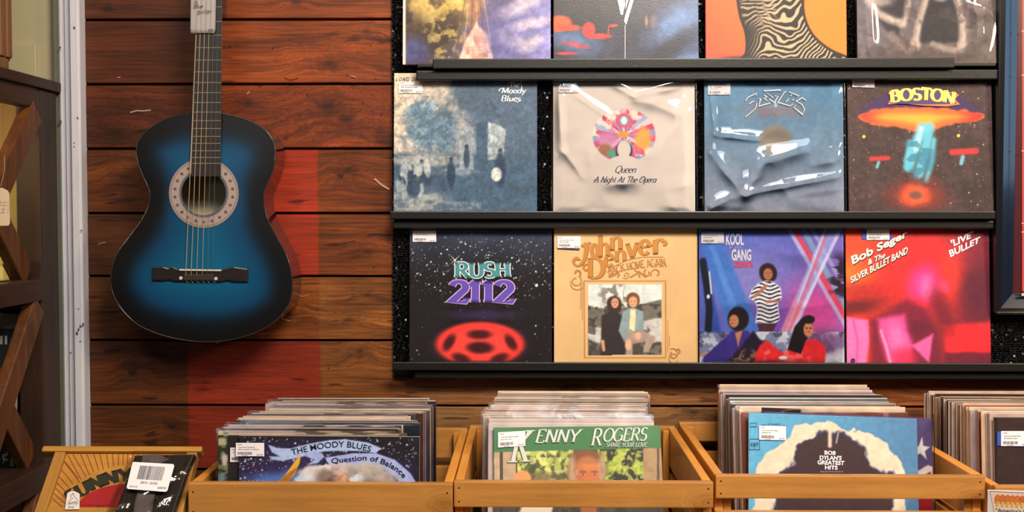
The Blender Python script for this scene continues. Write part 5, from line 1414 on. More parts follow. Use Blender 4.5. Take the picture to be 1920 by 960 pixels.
# ================================================================== SHELF UNIT WITH CROSSED SIDE FRAME
SXP = P(108.5, 394, 2.56).x
SH = thing('shelf_unit', 'dark wooden shelf unit with crossed braces on its side, beside the white door casing', 'shelf', (SXP, 2.3, 0))
def sy(v): return v - 2.3
M_DARK = wood('dark_shelf_wood', (28, 18, 12), (60, 36, 22), axis=2, scale=8, rough=.45, bump=.2)
M_DARKH = wood('dark_shelf_wood_level', (32, 20, 13), (66, 38, 23), axis=1, scale=8, rough=.45, bump=.2)
M_BRACE = wood('brown_brace_wood', (58, 34, 18), (112, 66, 34), axis=2, scale=8, rough=.42, bump=.2)
M_BACKW = wood('yellow_backboard', (128, 92, 38), (176, 134, 62), axis=2, scale=7, rough=.55, bump=.1)
YR0, YR1, YF0, YF1 = 2.470, 2.560, 2.03, 2.11
for nm, (a, b), (x0, x1) in (('post', (YR0, YR1), (-.052, 0)), ('post', (YF0, YF1), (-.052, 0)), ('post', (YR0, YR1), (-.72, -.67)), ('post', (YF0, YF1), (-.72, -.67))):
    boxo(nm, (x0, x1, sy(a), sy(b), 0, 1.755), M_DARK, SH, .003)
boxo('top_board', (-.74, .008, sy(2.0), sy(2.585), 1.757, 1.779), M_DARKH, SH, .003)
boxo('top_rail', (-.03, -.002, sy(YF1), sy(YR0), 1.715, 1.757), M_DARKH, SH, .003)
for z0, z1 in ((1.308, 1.354), (.905, .958), (.44, .49)):
    boxo('side_rail', (-.034, .002, sy(YF1 - .01), sy(YR0 + .012), z0, z1), M_DARKH, SH, .003)
    boxo('side_rail', (-.71, -.68, sy(YF1), sy(YR0), z0, z1), M_DARKH, SH, .003)
    boxo('shelf_board', (-.70, -.034, sy(2.04), sy(2.558), z1 - .024, z1 - .002), M_DARKH, SH, .002)
boxo('back_board', (-.71, -.01, sy(2.561), sy(2.573), .30, 1.755), M_BACKW, SH, .001)
def brace(y0, z0, y1, z1, xo, w=.056, th=.024, m=M_BRACE):
    d = Vector((0, y1 - y0, z1 - z0)).normalized(); n = Vector((0, -d.z, d.y)) * w / 2
    bm = bmesh.new()
    A = Vector((xo, sy(y0), z0)); B = Vector((xo, sy(y1), z1)); X = Vector((-th, 0, 0))
    hexa(bm, [A - n, A - n + X, A + n + X, A + n, B - n, B - n + X, B + n + X, B + n], .003)
    obj('brace', bm, m, SH)
brace(2.115, 1.365, 2.462, 1.708, .001); brace(2.462, 1.362, 2.115, 1.708, -.024)
brace(2.17, .965, 2.458, 1.30, .001); brace(2.465, .968, 2.17, 1.30, -.024)
brace(2.115, .50, 2.462, .895, .001); brace(2.462, .50, 2.115, .895, -.024)
# things in and on the unit
cb = thing('cabinet', 'brown wooden cabinet with a fluted side standing on the shelf unit', 'cabinet', (-1.37, 2.2, 1.7795))
M_CAB = wood('brown_cabinet_wood', (86, 54, 30), (138, 92, 54), axis=2, scale=7, rough=.5)
xr_ = .312
boxo('carcass', (-.31, xr_, -.2, .19, .022, .60), M_CAB, cb, .004)
boxo('plinth', (-.318, xr_ + .006, -.207, .17, 0, .026), M_CAB, cb, .004)
for yy in (.135, .165, .085):
    boxo('side_moulding', (xr_ - .004, xr_ + .007, yy, yy + .02, .028, .60), M_CAB, cb, .004)
sgY = 2.452
sgb = P(26, 898, sgY)
SG = thing('price_sign', 'grey-framed dark sign with a cents price standing on the lower shelf', 'sign', (sgb.x, sgY, .9565), (0, math.radians(3.2), 0))
Msg = Matrix.Translation(SG.location) @ SG.rotation_euler.to_matrix().to_4x4(); Msi = Msg.inverted()
def sgp(x, y):
    o = Msi @ CAM; d = Msi.to_3x3() @ ray(x, y); p = o + d * (-o.y / d.y); return p.x, p.z
boxo('sign_board', (-.24, 0, 0, .008, 0, .325), mat('sign_frame_grey', (150, 150, 142), .5), SG, .002)
g = G2(); g.poly([(-200, 618), (37, 616), (35, 690), (-200, 690)]); g.emit('dark_field', mat('sign_dark_green', (40, 46, 42), .5), SG, sgp, 1)
g = G2(); g.poly([(-200, 690), (34.5, 690), (22, 820), (-200, 820)]); g.emit('red_field', mat('sign_red', (178, 44, 34), .5), SG, sgp, 1)
g = G2(); g.poly([(-200, 822), (21.5, 822), (18, 892), (-200, 892)]); g.emit('black_field', mat('sign_black', (22, 22, 24), .5), SG, sgp, 1)
g = G2(); g.text('5', rect(-14, 846, 0, 868), bold=.02); g.text('\u00a2', rect(4, 846, 15, 868), bold=.01); g.text('II', rect(1, 630, 13, 645), bold=.02)
g.emit('sign_lettering', ink((214, 212, 206)), SG, sgp, 2)
# pale card with faint writing, leaning on the backboard
cY = 2.548
cc = P(45, 440, cY)
card = thing('card', 'pale yellow card with faint writing leaning inside the upper shelf', 'card', (cc.x - .03, cY, 1.3535))
boxo('sheet', (-.1, min(P(67, 380, cY).x, SXP - .0525) - card.location.x, 0, .003, 0, P(60, 327, cY).z - 1.3535), mat('pale_yellow_card', (168, 152, 92), .7), card, .0005)
def cp(x, y): w = P(x, y, cY); return w.x - card.location.x, w.z - card.location.z
g = G2(); g.pen('vintage', rect(33, 334, 66, 343), .1, .08, 0, slant=.3); g.emit('faint_writing', mat('faded_ink', (84, 74, 50), .7), card, cp, 1)
bY = 2.40
bp_ = P(14, 523, bY)
ct = thing('carton', 'small pale yellow carton on the upper shelf beside a brace', 'box', (SXP - .051, bY, 1.3535))
boxo('carton_body', (-.10, 0, 0, .05, 0, .036), mat('pale_yellow_carton', (190, 172, 98), .6), ct, .004)
tY = 2.262
tt_ = P(2, 388, tY)
hg = thing('hang_tag', 'cream paper tag with scribbles hanging at the crossing of the braces', 'tag', (tt_.x, tY, tt_.z))
def hp(x, y): w = P(x, y, tY); return w.x - tt_.x, w.z - tt_.z
bm = bmesh.new(); prism(bm, [hp(*q) for q in [(-22, 354), (4, 352), (14, 357), (17, 362), (18.5, 418), (16, 423), (-22, 424)]], 0, .0008); obj('tag_paper', bm, mat('cream_tag_paper', (206, 186, 156), .7), hg)
g = G2()
for k, y in enumerate((377, 383, 390, 396)): g.pen('noted text'[k:], rect(-14, y, 15, y + 4), .1, .08, 0, slant=.4)
g.emit('scribble', mat('brown_ink', (120, 98, 80), .7), hg, hp, 1)
bm = bmesh.new(); tube(bm, [(0, .0004, .04), (.004, .01, .075), (.0, .018, .10)], .0006, 5); obj('tag_string', bm, mat('tag_twine', (150, 130, 100), .8), hg)

# ================================================================== CRATES
M_CRATE = wood('shaded_pine', (138, 92, 40), (192, 134, 66), axis=0, scale=8, rough=.4, coat=.15, bump=.12, contrast=.32)  # front pine coloured darker, imitating light that comes from above
M_CRATEY = wood('lit_pine_side', (184, 116, 42), (234, 164, 72), axis=1, scale=8, rough=.4, coat=.15, bump=.12, contrast=.32)  # brighter copy for the side rails, overhead light put into the colour
M_CRATEZ = wood('pale_pine_post', (160, 102, 40), (206, 142, 66), axis=2, scale=8, rough=.4, bump=.12, contrast=.32)
M_NAIL = mat('dark_nail_head', (48, 36, 26), .5, metal=.4)
RIM = 1.5 - .465
def crate(label, xl, xr, yf, yb, rim=RIM, slats=((0.0, .045), (.068, .135), (.158, .23)), yaw=0.0):
    xm = (xl + xr) / 2; ym = (yf + yb) / 2
    t = thing('crate', label, 'crate', (xm, ym, TABLE_Z), (0, 0, math.radians(yaw)), 'wooden crates of records')
    w = (xr - xl) / 2; d = (yb - yf) / 2; H = rim - TABLE_Z; th = .016
    for a, b in slats:
        b = min(b, H - .002)
        o = boxo('front_slat', (-w, w, -d, -d + th, H - b, H - a), M_CRATE, t, .0025)
        bm = bmesh.new()
        for sx in (-1, 1):
            for f in (.25, .78):
                x = sx * (w - .009); z = H - a - (b - a) * f
                lathe_v = bmesh.ops.create_circle(bm, cap_ends=True, radius=.0016, segments=8, matrix=Matrix.Translation((x, -d - .0003, z)) @ Matrix.Rotation(math.pi / 2, 4, 'X'))
        obj('nail_heads', bm, M_NAIL, o)
        boxo('back_slat', (-w + .001, w - .001, d - th, d, H - b, H - a), M_CRATE, t, .002)
    for sx in (-1, 1):
        x0, x1 = (w - th, w - .0006) if sx > 0 else (-w + .0006, -w + th)
        for a, b in ((0.002, .082), (.095, .165), (.178, .242)):
            boxo('side_slat', (x0, x1, -d + th + .0005, d - th - .0005, max(.001, H - b), H - a), M_CRATEY, t, .002)
        for yy in (-d + th + .001, d - th - .022):
            xi0, xi1 = (w - th - .014, w - th - .0004) if sx > 0 else (-w + th + .0004, -w + th + .014)
            boxo('corner_post', (xi0, xi1, yy, yy + .021, .0135, H - .006), M_CRATEZ, t, .002)
    boxo('bottom', (-w + th + .001, w - th - .001, -d + th, d - th, .002, .0132), M_CRATE, t, .001)
    return t
yF2 = 1.995; yB = 2.53
def cx(px, py, Y): return P(px, py, Y).x
XB = cx(849.5, 907, 1.985)
crate('pine crate holding the starry blue record, beside the washboard', cx(352, 907, 1.978), XB - .0006, 1.978, 2.50, slats=((0.0, .064), (.082, .15), (.168, .23)))
crate('pine crate holding the green-banded record', XB + .0006, cx(1338, 905, yF2), yF2, yB)
crate('pine crate holding the sky-blue record with cream clouds', cx(1342, 890, 2.022), cx(1848, 895, 2.022), 2.022, 2.545, rim=RIM + .006, slats=((0.0, .041), (.064, .12), (.143, .21)))
crate('pine crate at the right edge, behind the small framed card', cx(1848, 895, 2.022) + .004, cx(1848, 895, 2.022) + .455, 1.99, 2.53, rim=RIM - .004)

# ---------------- packed records behind each front record
PALE = [(176, 154, 138), (160, 142, 136), (190, 168, 146), (150, 134, 132), (166, 154, 156), (186, 162, 130), (140, 120, 112)]
FACES = PALE * 2 + [(26, 24, 28), (58, 40, 30), (70, 84, 104), (120, 60, 50), (92, 70, 100), (40, 40, 52)]
EDGES = [(206, 180, 158), (222, 198, 172), (196, 168, 146), (160, 140, 132), (214, 190, 154), (176, 158, 160), (110, 86, 72), (226, 208, 188)]
EDGES_W = [(206, 150, 84), (60, 40, 28), (190, 132, 62), (150, 52, 34), (222, 180, 112), (80, 58, 40), (214, 160, 90), (110, 76, 46), (40, 30, 26)]
def worn_edge(col):
    """card edge, scuffed along its length"""
    return mat('sleeve_edge_%02x%02x%02x' % col, col, rough=.75, var=.22, vscale=90)
PROTO = {}
def proto_mesh(fc, ec, T):
    k = (fc, ec, T)
    if k not in PROTO:
        bm = bmesh.new()
        box(bm, -RW / 2, RW / 2, 0, T, 0, RW, bev=.0012, mi=1)
        for f in bm.faces:
            f.normal_update()
            f.material_index = 0 if abs(f.normal.y) > .9 else 1
        me = bpy.data.meshes.new('packed_sleeve'); bm.to_mesh(me); bm.free()
        me.materials.append(mat('sleeve_face_%02x%02x%02x' % fc, fc, rough=.4, var=.3, vscale=22)); me.materials.append(worn_edge(ec))
        PROTO[k] = me
    return PROTO[k]
def bag_mesh():
    if 'bag' not in PROTO:
        n = 16; W2 = RW / 2 + .004; r = fbm((n, n), 4, 2, 77) - .5
        xs = np.linspace(-W2, W2, n); zs = np.linspace(RW + .005, .0, n)
        X, Z = np.meshgrid(xs, zs)
        Y = -.0008 - .0012 * (1 + r) * 0.5
        Y = np.where(Z > RW, .0012 + r * .003, Y)
        me = bpy.data.meshes.new('bag'); i = np.arange(n * n).reshape(n, n)
        q = np.stack([i[1:, :-1], i[1:, 1:], i[:-1, 1:], i[:-1, :-1]], -1).reshape(-1, 4)
        me.from_pydata(np.stack([X, Y, Z], -1).reshape(-1, 3).tolist(), [], [tuple(f) for f in q.tolist()])
        me.polygons.foreach_set('use_smooth', [True] * len(me.polygons)); me.materials.append(M_BAG)
        PROTO['bag'] = me
    return PROTO['bag']
def stack(label, group, n, front, back, floor=FLOOR_Z, edges=EDGES, bagged=.3, seed=1, faces=FACES, jx=.003, jz=.003, runs=None, darkfront=0):
    """front / back = (x centre, y of the foot, lean); records fill the row from front to back"""
    r = random.Random(seed)
    u = np.cumsum([r.uniform(.86, 1.14) for _ in range(n)]); u = (u - u[0]) / (u[-1] - u[0]) if n > 1 else [0]
    xo = 0
    for i in range(n):
        t = u[i]
        x = front[0] + (back[0] - front[0]) * t; y = front[1] + (back[1] - front[1]) * t; ln = front[2] + (back[2] - front[2]) * t
        if r.random() < .3: xo = r.uniform(-1, 1) * jx * 2
        if runs:
            for (t0, t1, dx) in runs:
                if t0 <= t <= t1: x += dx
        T = r.choice([.003, .0036, .0042])
        fc, ec = r.choice(faces), r.choice(edges)
        o = bpy.data.objects.new('record', proto_mesh(fc, ec, T))
        C.objects.link(o)
        dz = abs(r.gauss(0, jz))
        o.location = (x + xo + r.uniform(-jx, jx) * .5, y, floor + .0003 + T * math.sin(math.radians(ln)))
        o.rotation_euler = (-math.radians(ln), math.radians(r.uniform(-.25, .25)), 0)
        s_ = 1 + dz / RW
        o.scale = (1, 1, s_)
        tag(o, label, 'record', group)
        if r.random() < bagged:
            link(bpy.data.objects.new('plastic_sleeve', bag_mesh()), o)

def fr_foot(px, py_top, s_, lean, floor=FLOOR_Z):
    """foot point of a record whose top edge centre shows at the photo pixel"""
    h = RW * math.cos(math.radians(lean)); yt = F / s_
    p = P(px, py_top, yt)
    return p.x, yt - RW * math.sin(math.radians(lean)), p.z - h

# crate of the starry record
x1, y1, z1 = fr_foot(616, 821, 1092, 4)
x9, y9, z9 = fr_foot(664, 756, 915, 1.5)
stack('pale-edged record packed upright behind the starry blue record', 'records packed behind the starry blue record', 56, (x1 - .026, y1 + .0125, 3.9), (x9 + .004, y9, 1.5), seed=3, bagged=.35, jx=.010, jz=.0016, runs=[(0, .05, -.014), (.3, .42, -.006)])
# crate of the green-banded record
x2, y2, z2 = fr_foot(1086, 801, 1000, 19)
x8, y8, z8 = fr_foot(1075, 733, 872, 2)
stack('pale-edged record packed upright behind the green-banded record', 'records packed behind the green-banded record', 42, (x2 - .014, y2 + .014, 18.6), (x8, min(y8, 2.49), 2), seed=5, bagged=.4, runs=[(.2, .55, -.012), (.55, .7, -.004)])
x3, y3, z3 = fr_foot(1551, 779, 1004, 12)
x7, y7, z7 = fr_foot(1474, 716, 862, 2)
stack('cream-edged record packed upright behind the sky-blue record', 'records packed behind the sky-blue record', 46, (x3 - .004, y3 + .021, 11.8), (x7, min(y7, 2.512), 1.5), floor=FLOOR_Z + .012, seed=8, bagged=.3, jz=.005, edges=EDGES + [(206, 150, 84), (190, 132, 62)])
x4, y4, z4 = fr_foot(2020, 777, 990, 5)
x6, y6, z6 = fr_foot(1860, 725, 866, 2)
stack('worn brown-edged record packed upright in the crate at the right edge', 'records packed in the crate at the right edge', 44, (x4 - .003, y4 + .013, 4.9), (x6, min(y6, 2.495), 1.5), seed=11, bagged=.15, edges=EDGES_W + EDGES, jx=.003, faces=PALE + [(30, 24, 24), (58, 40, 30), (120, 50, 40)])

# ---------------- the front record of each crate
r = Rec('record', 'dark starry blue record with a pale blue banner, foremost in its crate', (x1, y1, FLOOR_Z + .0004), 4, .2, group='front records of the crates')
c = r.canvas((28, 24, 34))
c.noise(8, .3, 3); c.ell(560, 890, 120, 50, (52, 42, 96), .8, .8, rough=.5); c.ell(530, 905, 70, 20, (80, 116, 190), .5, .85, rough=.6); c.ell(705, 895, 60, 30, (40, 44, 130), .6, .9)
c.stars(520, (446, 820, 790, 880), (196, 196, 216), 3); c.stars(160, (446, 820, 490, 905), (186, 186, 206), 5)
BLUE = (156, 176, 220)
c.poly([(503, 834), (520, 840), (545, 841), (580, 832), (620, 825), (650, 824), (690, 830), (714, 840), (705, 850), (680, 846), (650, 845), (610, 846), (590, 850), (560, 858), (530, 864), (510, 862), (506, 856), (525, 856), (510, 848)], BLUE, 1)
c.poly([(565, 852), (590, 846), (604, 850), (612, 862), (608, 880), (612, 880), (640, 874), (690, 872), (720, 880), (745, 898), (752, 912), (784, 912), (770, 888), (740, 862), (705, 850), (660, 850), (625, 856), (606, 858), (596, 868), (575, 872), (590, 862)], (150, 164, 216), 1)
for (x, y, rx, ry, col) in [(590, 888, 34, 16, (206, 200, 200)), (575, 900, 22, 12, (190, 200, 214)), (640, 880, 34, 12, (190, 174, 178)), (680, 886, 40, 18, (176, 168, 164)), (715, 896, 34, 14, (160, 152, 146)), (668, 898, 14, 10, (196, 208, 220)), (610, 880, 12, 8, (214, 206, 204))]:
    c.ell(x, y, rx, ry, col, .2, .95, rough=.7, seed=int(x))
c.ell(612, 894, 20, 12, (96, 78, 66), .6, .7, rough=.8); c.ell(640, 902, 14, 16, (214, 160, 120), .6, .9, rough=.3); c.ell(690, 905, 16, 8, (110, 92, 78), .7, .6, rough=.6); c.blot(24, .57, (120, 104, 96), mask=c.emask(655, 895, 70, 18), alpha=.5, seed=9)
c.poly([(564, 852), (558, 858), (535, 890), (512, 912), (534, 912), (552, 890), (562, 868)], (206, 160, 44), 1); c.poly([(540, 886), (556, 878), (545, 900), (524, 912), (512, 912)], (150, 92, 44), 1.5, .85, rough=4)
c.noise(40, .1, 4)
r.sleeve(c, M_PRINTMATT)
def banner(body, pts, hgt, g, bold=.012):
    """letters set along a path; every letter leans with it"""
    v0, _ = font_geo(body); v, f = font_geo(body, bold)
    lo, hi = v0.min(0), v0.max(0)
    Q = np.array(pts, float); L = np.concatenate([[0], np.cumsum(np.hypot(*np.diff(Q, axis=0).T))])
    out = []
    for a, b in v:
        sdist = (a - lo[0]) / (hi[0] - lo[0]) * L[-1]
        x = np.interp(sdist, L, Q[:, 0]); y = np.interp(sdist, L, Q[:, 1])
        e = 4.0; x2 = np.interp(min(L[-1], sdist + e), L, Q[:, 0]); y2 = np.interp(min(L[-1], sdist + e), L, Q[:, 1]); x0 = np.interp(max(0, sdist - e), L, Q[:, 0]); y0 = np.interp(max(0, sdist - e), L, Q[:, 1])
        d = np.array((x2 - x0, y2 - y0)); d /= (np.hypot(*d) or 1); nrm = np.array((d[1], -d[0]))
        h = b / .72 * hgt
        out.append((x + nrm[0] * h, y + nrm[1] * h))
    g.add(out, f)
sm = lambda p: [tuple(q) for q in catmull([p[0]] + p + [p[-1]], 6)[6:-12]]
g = G2(); banner('THE MOODY BLUES', sm([(548, 853), (575, 847), (605, 841), (640, 838), (670, 841), (697, 848)]), 11.5, g, .004)
banner('A Question of Balance', sm([(605, 872), (630, 868), (660, 865), (690, 863), (720, 871), (745, 885), (757, 898)]), 10, g)
r.letters(g, 'title_lettering', INK_K, 1)
r.sticker(443, 830, 496, 855, ['Vinyl record The Moody', 'Blues a question of balance'])
# a second, mostly hidden record just behind it, standing further left
xb_, yb_ = x1 - .0365, y1 + .0062
r = Rec('record', 'dark mottled green-and-black record peeking out at the left of the starry record', (xb_, yb_, FLOOR_Z + .0006), 4, 0)
c = r.canvas((34, 30, 30)); c.poly([(402, 815), (427, 815), (427, 920), (402, 920)], (40, 44, 34), 1); c.blot(40, .52, (120, 132, 96), mask=((c.X > 402) & (c.X < 427)) * 1., alpha=.8, seed=3); c.ell(412, 897, 12, 10, (90, 120, 140), .5, .8, rough=.5); c.ell(421, 862, 5, 11, (190, 170, 170), .3, .9); c.poly([(408, 822), (425, 822), (425, 834), (408, 834)], (176, 176, 140), 1, .7)
r.sleeve(c, M_PRINTMATT); r.sticker(432, 839, 476, 866, ['Vinyl record'], layer=1)

r = Rec('record', 'green-banded record with pale serif lettering over a leafy photo, foremost in its crate', (x2, y2, FLOOR_Z + .0004), 19, -.9, group='front records of the crates')
c = r.canvas((66, 74, 40))
c.blot(14, .44, (164, 176, 90), seed=4, alpha=.95, mask=(c.X < 1070) * 1.); c.blot(30, .55, (206, 206, 130), seed=6, alpha=.7, mask=(c.X < 1075) * 1.); c.blot(34, .58, (60, 66, 36), seed=7, alpha=.8)
c.mix((c.X > 1125) * .8, (34, 34, 30)); c.blot(16, .5, (140, 160, 60), seed=9, alpha=.95, mask=(c.X > 1120) * 1.); c.blot(36, .56, (184, 190, 90), seed=10, alpha=.7, mask=(c.X > 1120) * 1.)
c.ell(1010, 893, 50, 10, (92, 76, 60), .6, .7, rough=.8)
for x0, x1_, col in ((926, 937, (170, 150, 122)), (937, 943, (70, 56, 52)), (943, 968, (166, 142, 116)), (967, 970, (80, 62, 50)), (1206, 1232, (150, 124, 92)), (1232, 1236, (80, 62, 50)), (1236, 1256, (146, 122, 92))):
    c.poly([(x0, 830), (x1_, 830), (x1_, 1200), (x0, 1200)], col, .8)
c.noise(30, .12, 8)
c.ell(980, 897, 16, 14, (206, 138, 84), .15, rough=.2)
c.ell(1100, 885, 36, 40, (132, 96, 70), .12, rough=.15); c.ell(1100, 858, 30, 14, (112, 70, 42), .3, .9, rough=.3); c.ell(1073, 880, 7, 26, (150, 126, 104), .5, .9); c.ell(1128, 880, 7, 26, (150, 126, 104), .5, .9)
c.ell(1102, 890, 25, 34, (178, 104, 56), .2); c.ell(1102, 872, 20, 9, (194, 122, 74), .8, .7); c.ell(1084, 892, 8, 20, (150, 84, 46), .9, .5); c.ell(1100, 866, 22, 4, (140, 92, 62), .9, .6, rough=.5)
for x in (1093, 1115): c.ell(x, 884.5, 7, 1.8, (104, 66, 44), .6, .85); c.ell(x, 889.5, 5, 2.2, (140, 88, 60), .6, .8); c.ell(x, 890, 4, 1.6, (196, 160, 136), .5, .8); c.ell(x, 890, 1.8, 1.7, (70, 46, 36), .4)
for q in (-26, 27): c.blot(30, .5, (168, 146, 124), mask=c.emask(1102 + q, 882, 9, 26), alpha=.6, seed=int(40 + q), ax=2)
c.poly([(915, 940), (1260, 940), (1260, 1200), (915, 1200)], (44, 38, 40), 3, .85, rough=6); c.poly([(1086, 930), (1122, 930), (1116, 990), (1092, 990)], (140, 78, 46), 3); c.poly([(980, 945), (1040, 945), (1020, 1000), (960, 1000)], (206, 196, 180), 3, .9, rough=6)
c.poly([(900, 780), (1270, 780), (1270, 839), (1100, 843), (900, 849)], (58, 108, 66), 1); c.ell(1180, 810, 40, 20, (84, 140, 100), .9, .5); c.ell(940, 812, 20, 20, (66, 118, 90), .7, .6)
r.sleeve(c, M_PRINTMATT)
for layer, o_, col in ((1, 1.1, (40, 60, 44)), (2, 0, (186, 190, 186))):
    g = G2(); pk = dict(thick=.17, thin=.06, serif=.13, sthick=.045, slant=.28, space=.06)
    g.pen('ENNY', quad((1003 - o_, 806 + o_), (1084 - o_, 805 + o_), (1084 - o_, 829 + o_), (1003 - o_, 830 + o_)), **pk); g.pen('R', quad((1108 - o_, 804 + o_), (1126 - o_, 804 + o_), (1126 - o_, 835 + o_), (1108 - o_, 836 + o_)), **pk)
    g.pen('OGERS', quad((1130 - o_, 804 + o_), (1211 - o_, 802 + o_), (1211 - o_, 826 + o_), (1130 - o_, 828 + o_)), **pk)
    g.pen('SHARE YOUR LOVE', rect(1136 - o_, 830 + o_, 1212 - o_, 838 + o_), .16, .08, .1, .05, slant=.3, space=.1)
    # the tall initial: its arm at the top, its two feet over the leaves
    g.poly([(989 - o_, 808 + o_), (1001 - o_, 807 + o_), (986 - o_, 824 + o_), (983 - o_, 824 + o_)]); g.poly([(985 - o_, 807 + o_), (1003 - o_, 806.5 + o_), (1003 - o_, 808.5 + o_), (985 - o_, 809 + o_)])
    g.poly([(965 - o_, 834 + o_), (972 - o_, 834 + o_), (966 - o_, 866 + o_), (958 - o_, 866 + o_)]); g.poly([(972 - o_, 832 + o_), (979 - o_, 832 + o_), (990 - o_, 864 + o_), (982 - o_, 865 + o_)])
    g.poly([(952 - o_, 865 + o_), (970 - o_, 864.5 + o_), (970 - o_, 867 + o_), (952 - o_, 867 + o_)]); g.poly([(978 - o_, 863.5 + o_), (994 - o_, 863 + o_), (994 - o_, 865.5 + o_), (978 - o_, 866 + o_)])
    r.letters(g, 'title_lettering', ink(col), layer)
r.sticker(934, 808, 985, 836.5, ['Vinyl record kenny rogers', 'share your love'], slant=3)

r = Rec('record', 'sky-blue record with cream clouds around a dark brown mass, foremost in its crate', (x3, y3, FLOOR_Z + .0135), 12, 1.9, group='front records of the crates')
c = r.canvas((84, 154, 192))
c.grad((1400, 780), (1710, 800), (84, 160, 200), (72, 116, 158))
cloud = [(1415, 900), (1424, 868), (1440, 850), (1462, 838), (1478, 820), (1490, 800), (1520, 792), (1560, 792), (1590, 806), (1625, 812), (1650, 818), (1668, 842), (1690, 868), (1700, 900), (1700, 1200), (1410, 1200)]
c.poly(cloud, (206, 192, 172), 1.2, rough=16, seed=3)
dark = [(1455, 893), (1490, 868), (1500, 836), (1520, 820), (1545, 812), (1580, 814), (1605, 826), (1620, 850), (1636, 872), (1660, 888), (1672, 892), (1664, 1200), (1440, 1200)]
c.poly(dark, (54, 36, 40), 1.6, rough=22, seed=8)
c.mix((1 - sstep(-1, 6, np.abs(c.sd(dark) + (fbm(c.X.shape, 16, 4, 8) - .5) * 22))) * .75, (40, 44, 84))
c.line([(1556, 800), (1556, 836)], 7, (206, 194, 176), 2.5, .9); c.line([(1572, 810), (1568, 830)], 3, (150, 170, 196), 1.5, .8); c.noise(40, .08, 3)
r.sleeve(c, M_PRINTMATT)
g = G2()
for s_, q in (('BOB', quad((1546, 845), (1567, 846), (1566, 853), (1546, 852))), ("DYLAN'S", quad((1537, 854), (1578, 855), (1577, 862.5), (1537, 861.5))), ('GREATEST', quad((1533, 863), (1583, 864.5), (1582, 872), (1533, 870.5))), ('HITS', quad((1547, 873), (1570, 873.5), (1570, 880.5), (1547, 880)))): g.text(s_, q, bold=.03)
r.letters(g, 'title_lettering', INK_W, 1)
g = G2(); g.text('Rainy Day Women #12 & 35', rect(1538, 883, 1580, 886)); g.text('Blowin in the Wind', rect(1545, 888, 1574, 891)); r.letters(g, 'small_lettering', ink((170, 160, 170)), 1)
g = G2(); g.text('STEREO', rect(1439, 794, 1464, 798)); g.ribbon([(1427, 796.5), (1437, 796.8)], 1); g.ribbon([(1466, 797.6), (1473, 798)], 1)
g.ribbon([(1405, 823), (1424, 823), (1424, 843), (1405, 843), (1405, 823)], 1, closed=True); g.ribbon([(1406, 793), (1418, 793), (1418, 800), (1406, 800), (1406, 793)], .8, closed=True)
g.poly([(1414.5 + 3 * math.cos(a * .5), 833 + 3 * math.sin(a * .5)) for a in range(13)])
for a in (-1, 1): g.ribbon([(1414.5 + a * 4, 829), (1414.5 + a * 6.5, 833), (1414.5 + a * 4, 837)], 1.6)
g.ribbon([(1414.5, 836), (1414.5, 841)], 1.2)
r.letters(g, 'label_emblem', ink((40, 72, 104)), 1)
r.sticker(1423, 799, 1473, 825.5, ['Vinyl record Bob Dylan s', 'greatest hits'], slant=-1)
# the star-patterned one just behind, shifted to the right
r = Rec('record', 'red, white and purple record with a big star beside the sky-blue one', (x3 + .0285, y3 + .0085, FLOOR_Z + .0135), 11.8, 2.2)
c = r.canvas((92, 76, 122))
st = [(1722, 838), (1729, 818), (1731, 836), (1744, 838), (1734, 846), (1738, 862), (1726, 850), (1712, 856), (1719, 844), (1708, 830)]
c.poly(st, (226, 216, 212), 1); c.poly([(1690, 900), (1740, 872), (1760, 880), (1700, 960)], (222, 212, 206), 1); c.poly([(1690, 915), (1745, 884), (1760, 1200), (1690, 1200)], (172, 36, 44), 1); c.noise(20, .15, 4)
r.sleeve(c); r.film(seed=44, wrinkle=.0012, grow=.004, top=.008, keep=.0006)

r = Rec('record', 'plain dark brown record with a taped price label, foremost in its crate', (x4, y4, FLOOR_Z + .0004), 5, 0, group='front records of the crates')
c = r.canvas((50, 34, 34)); c.noise(40, .14, 4); c.noise(6, .1, 3); c.poly([(1850, 770), (1870, 770), (1868, 1200), (1850, 1200)], (22, 20, 20), 2, .8, rough=6)
r.sleeve(c, M_PRINTMATT)
bm = bmesh.new(); prism(bm, [r.px(x, y) for x, y in ((1869, 809), (1925, 809), (1930, 838), (1869, 835))], -.0019, -.0014); obj('blue_tape', bm, mat('blue_tape', (40, 72, 168), .6), r.t)
r.sticker(1876, 808, 1930, 836, ['Vinyl record Bob Dylan', 'the basement tapes'], slant=0)

# ================================================================== WASHBOARD, PACKET AND SMALL CARD
ang = 47
wb_top = P(235, 842, F / 1056)
L_ = .40
down = Vector((0, -math.sin(math.radians(ang)), -math.cos(math.radians(ang))))
base = Vector((wb_top.x, wb_top.y, wb_top.z)) + down * L_
WB = thing('washboard', 'wooden washboard with a red sunburst print leaning beside the crates', 'washboard', base, (-math.radians(ang), 0, 0))
Mw = Matrix.Translation(base) @ WB.rotation_euler.to_matrix().to_4x4(); Mwi = Mw.inverted()
def wp_(x, y, off=0.0):
    o = Mwi @ CAM; d = Mwi.to_3x3() @ ray(x, y); p = o + d * ((off - o.y) / d.y); return p.x, p.z
M_WB = wood('washboard_wood', (140, 96, 36), (182, 132, 58), axis=2, scale=8, rough=.42, coat=.1, bump=.12, contrast=.32)
M_WBX = wood('washboard_rail_wood', (146, 100, 36), (190, 138, 58), axis=0, scale=8, rough=.42, coat=.1, bump=.12, contrast=.32)
xl = wp_(84, 840)[0]; xr = wp_(384, 832)[0]; zt = L_
z_rail = wp_(200, 852)[1]
boxo('top_rail', (xl, xr, -.010, .010, z_rail, zt), M_WBX, WB, .003)
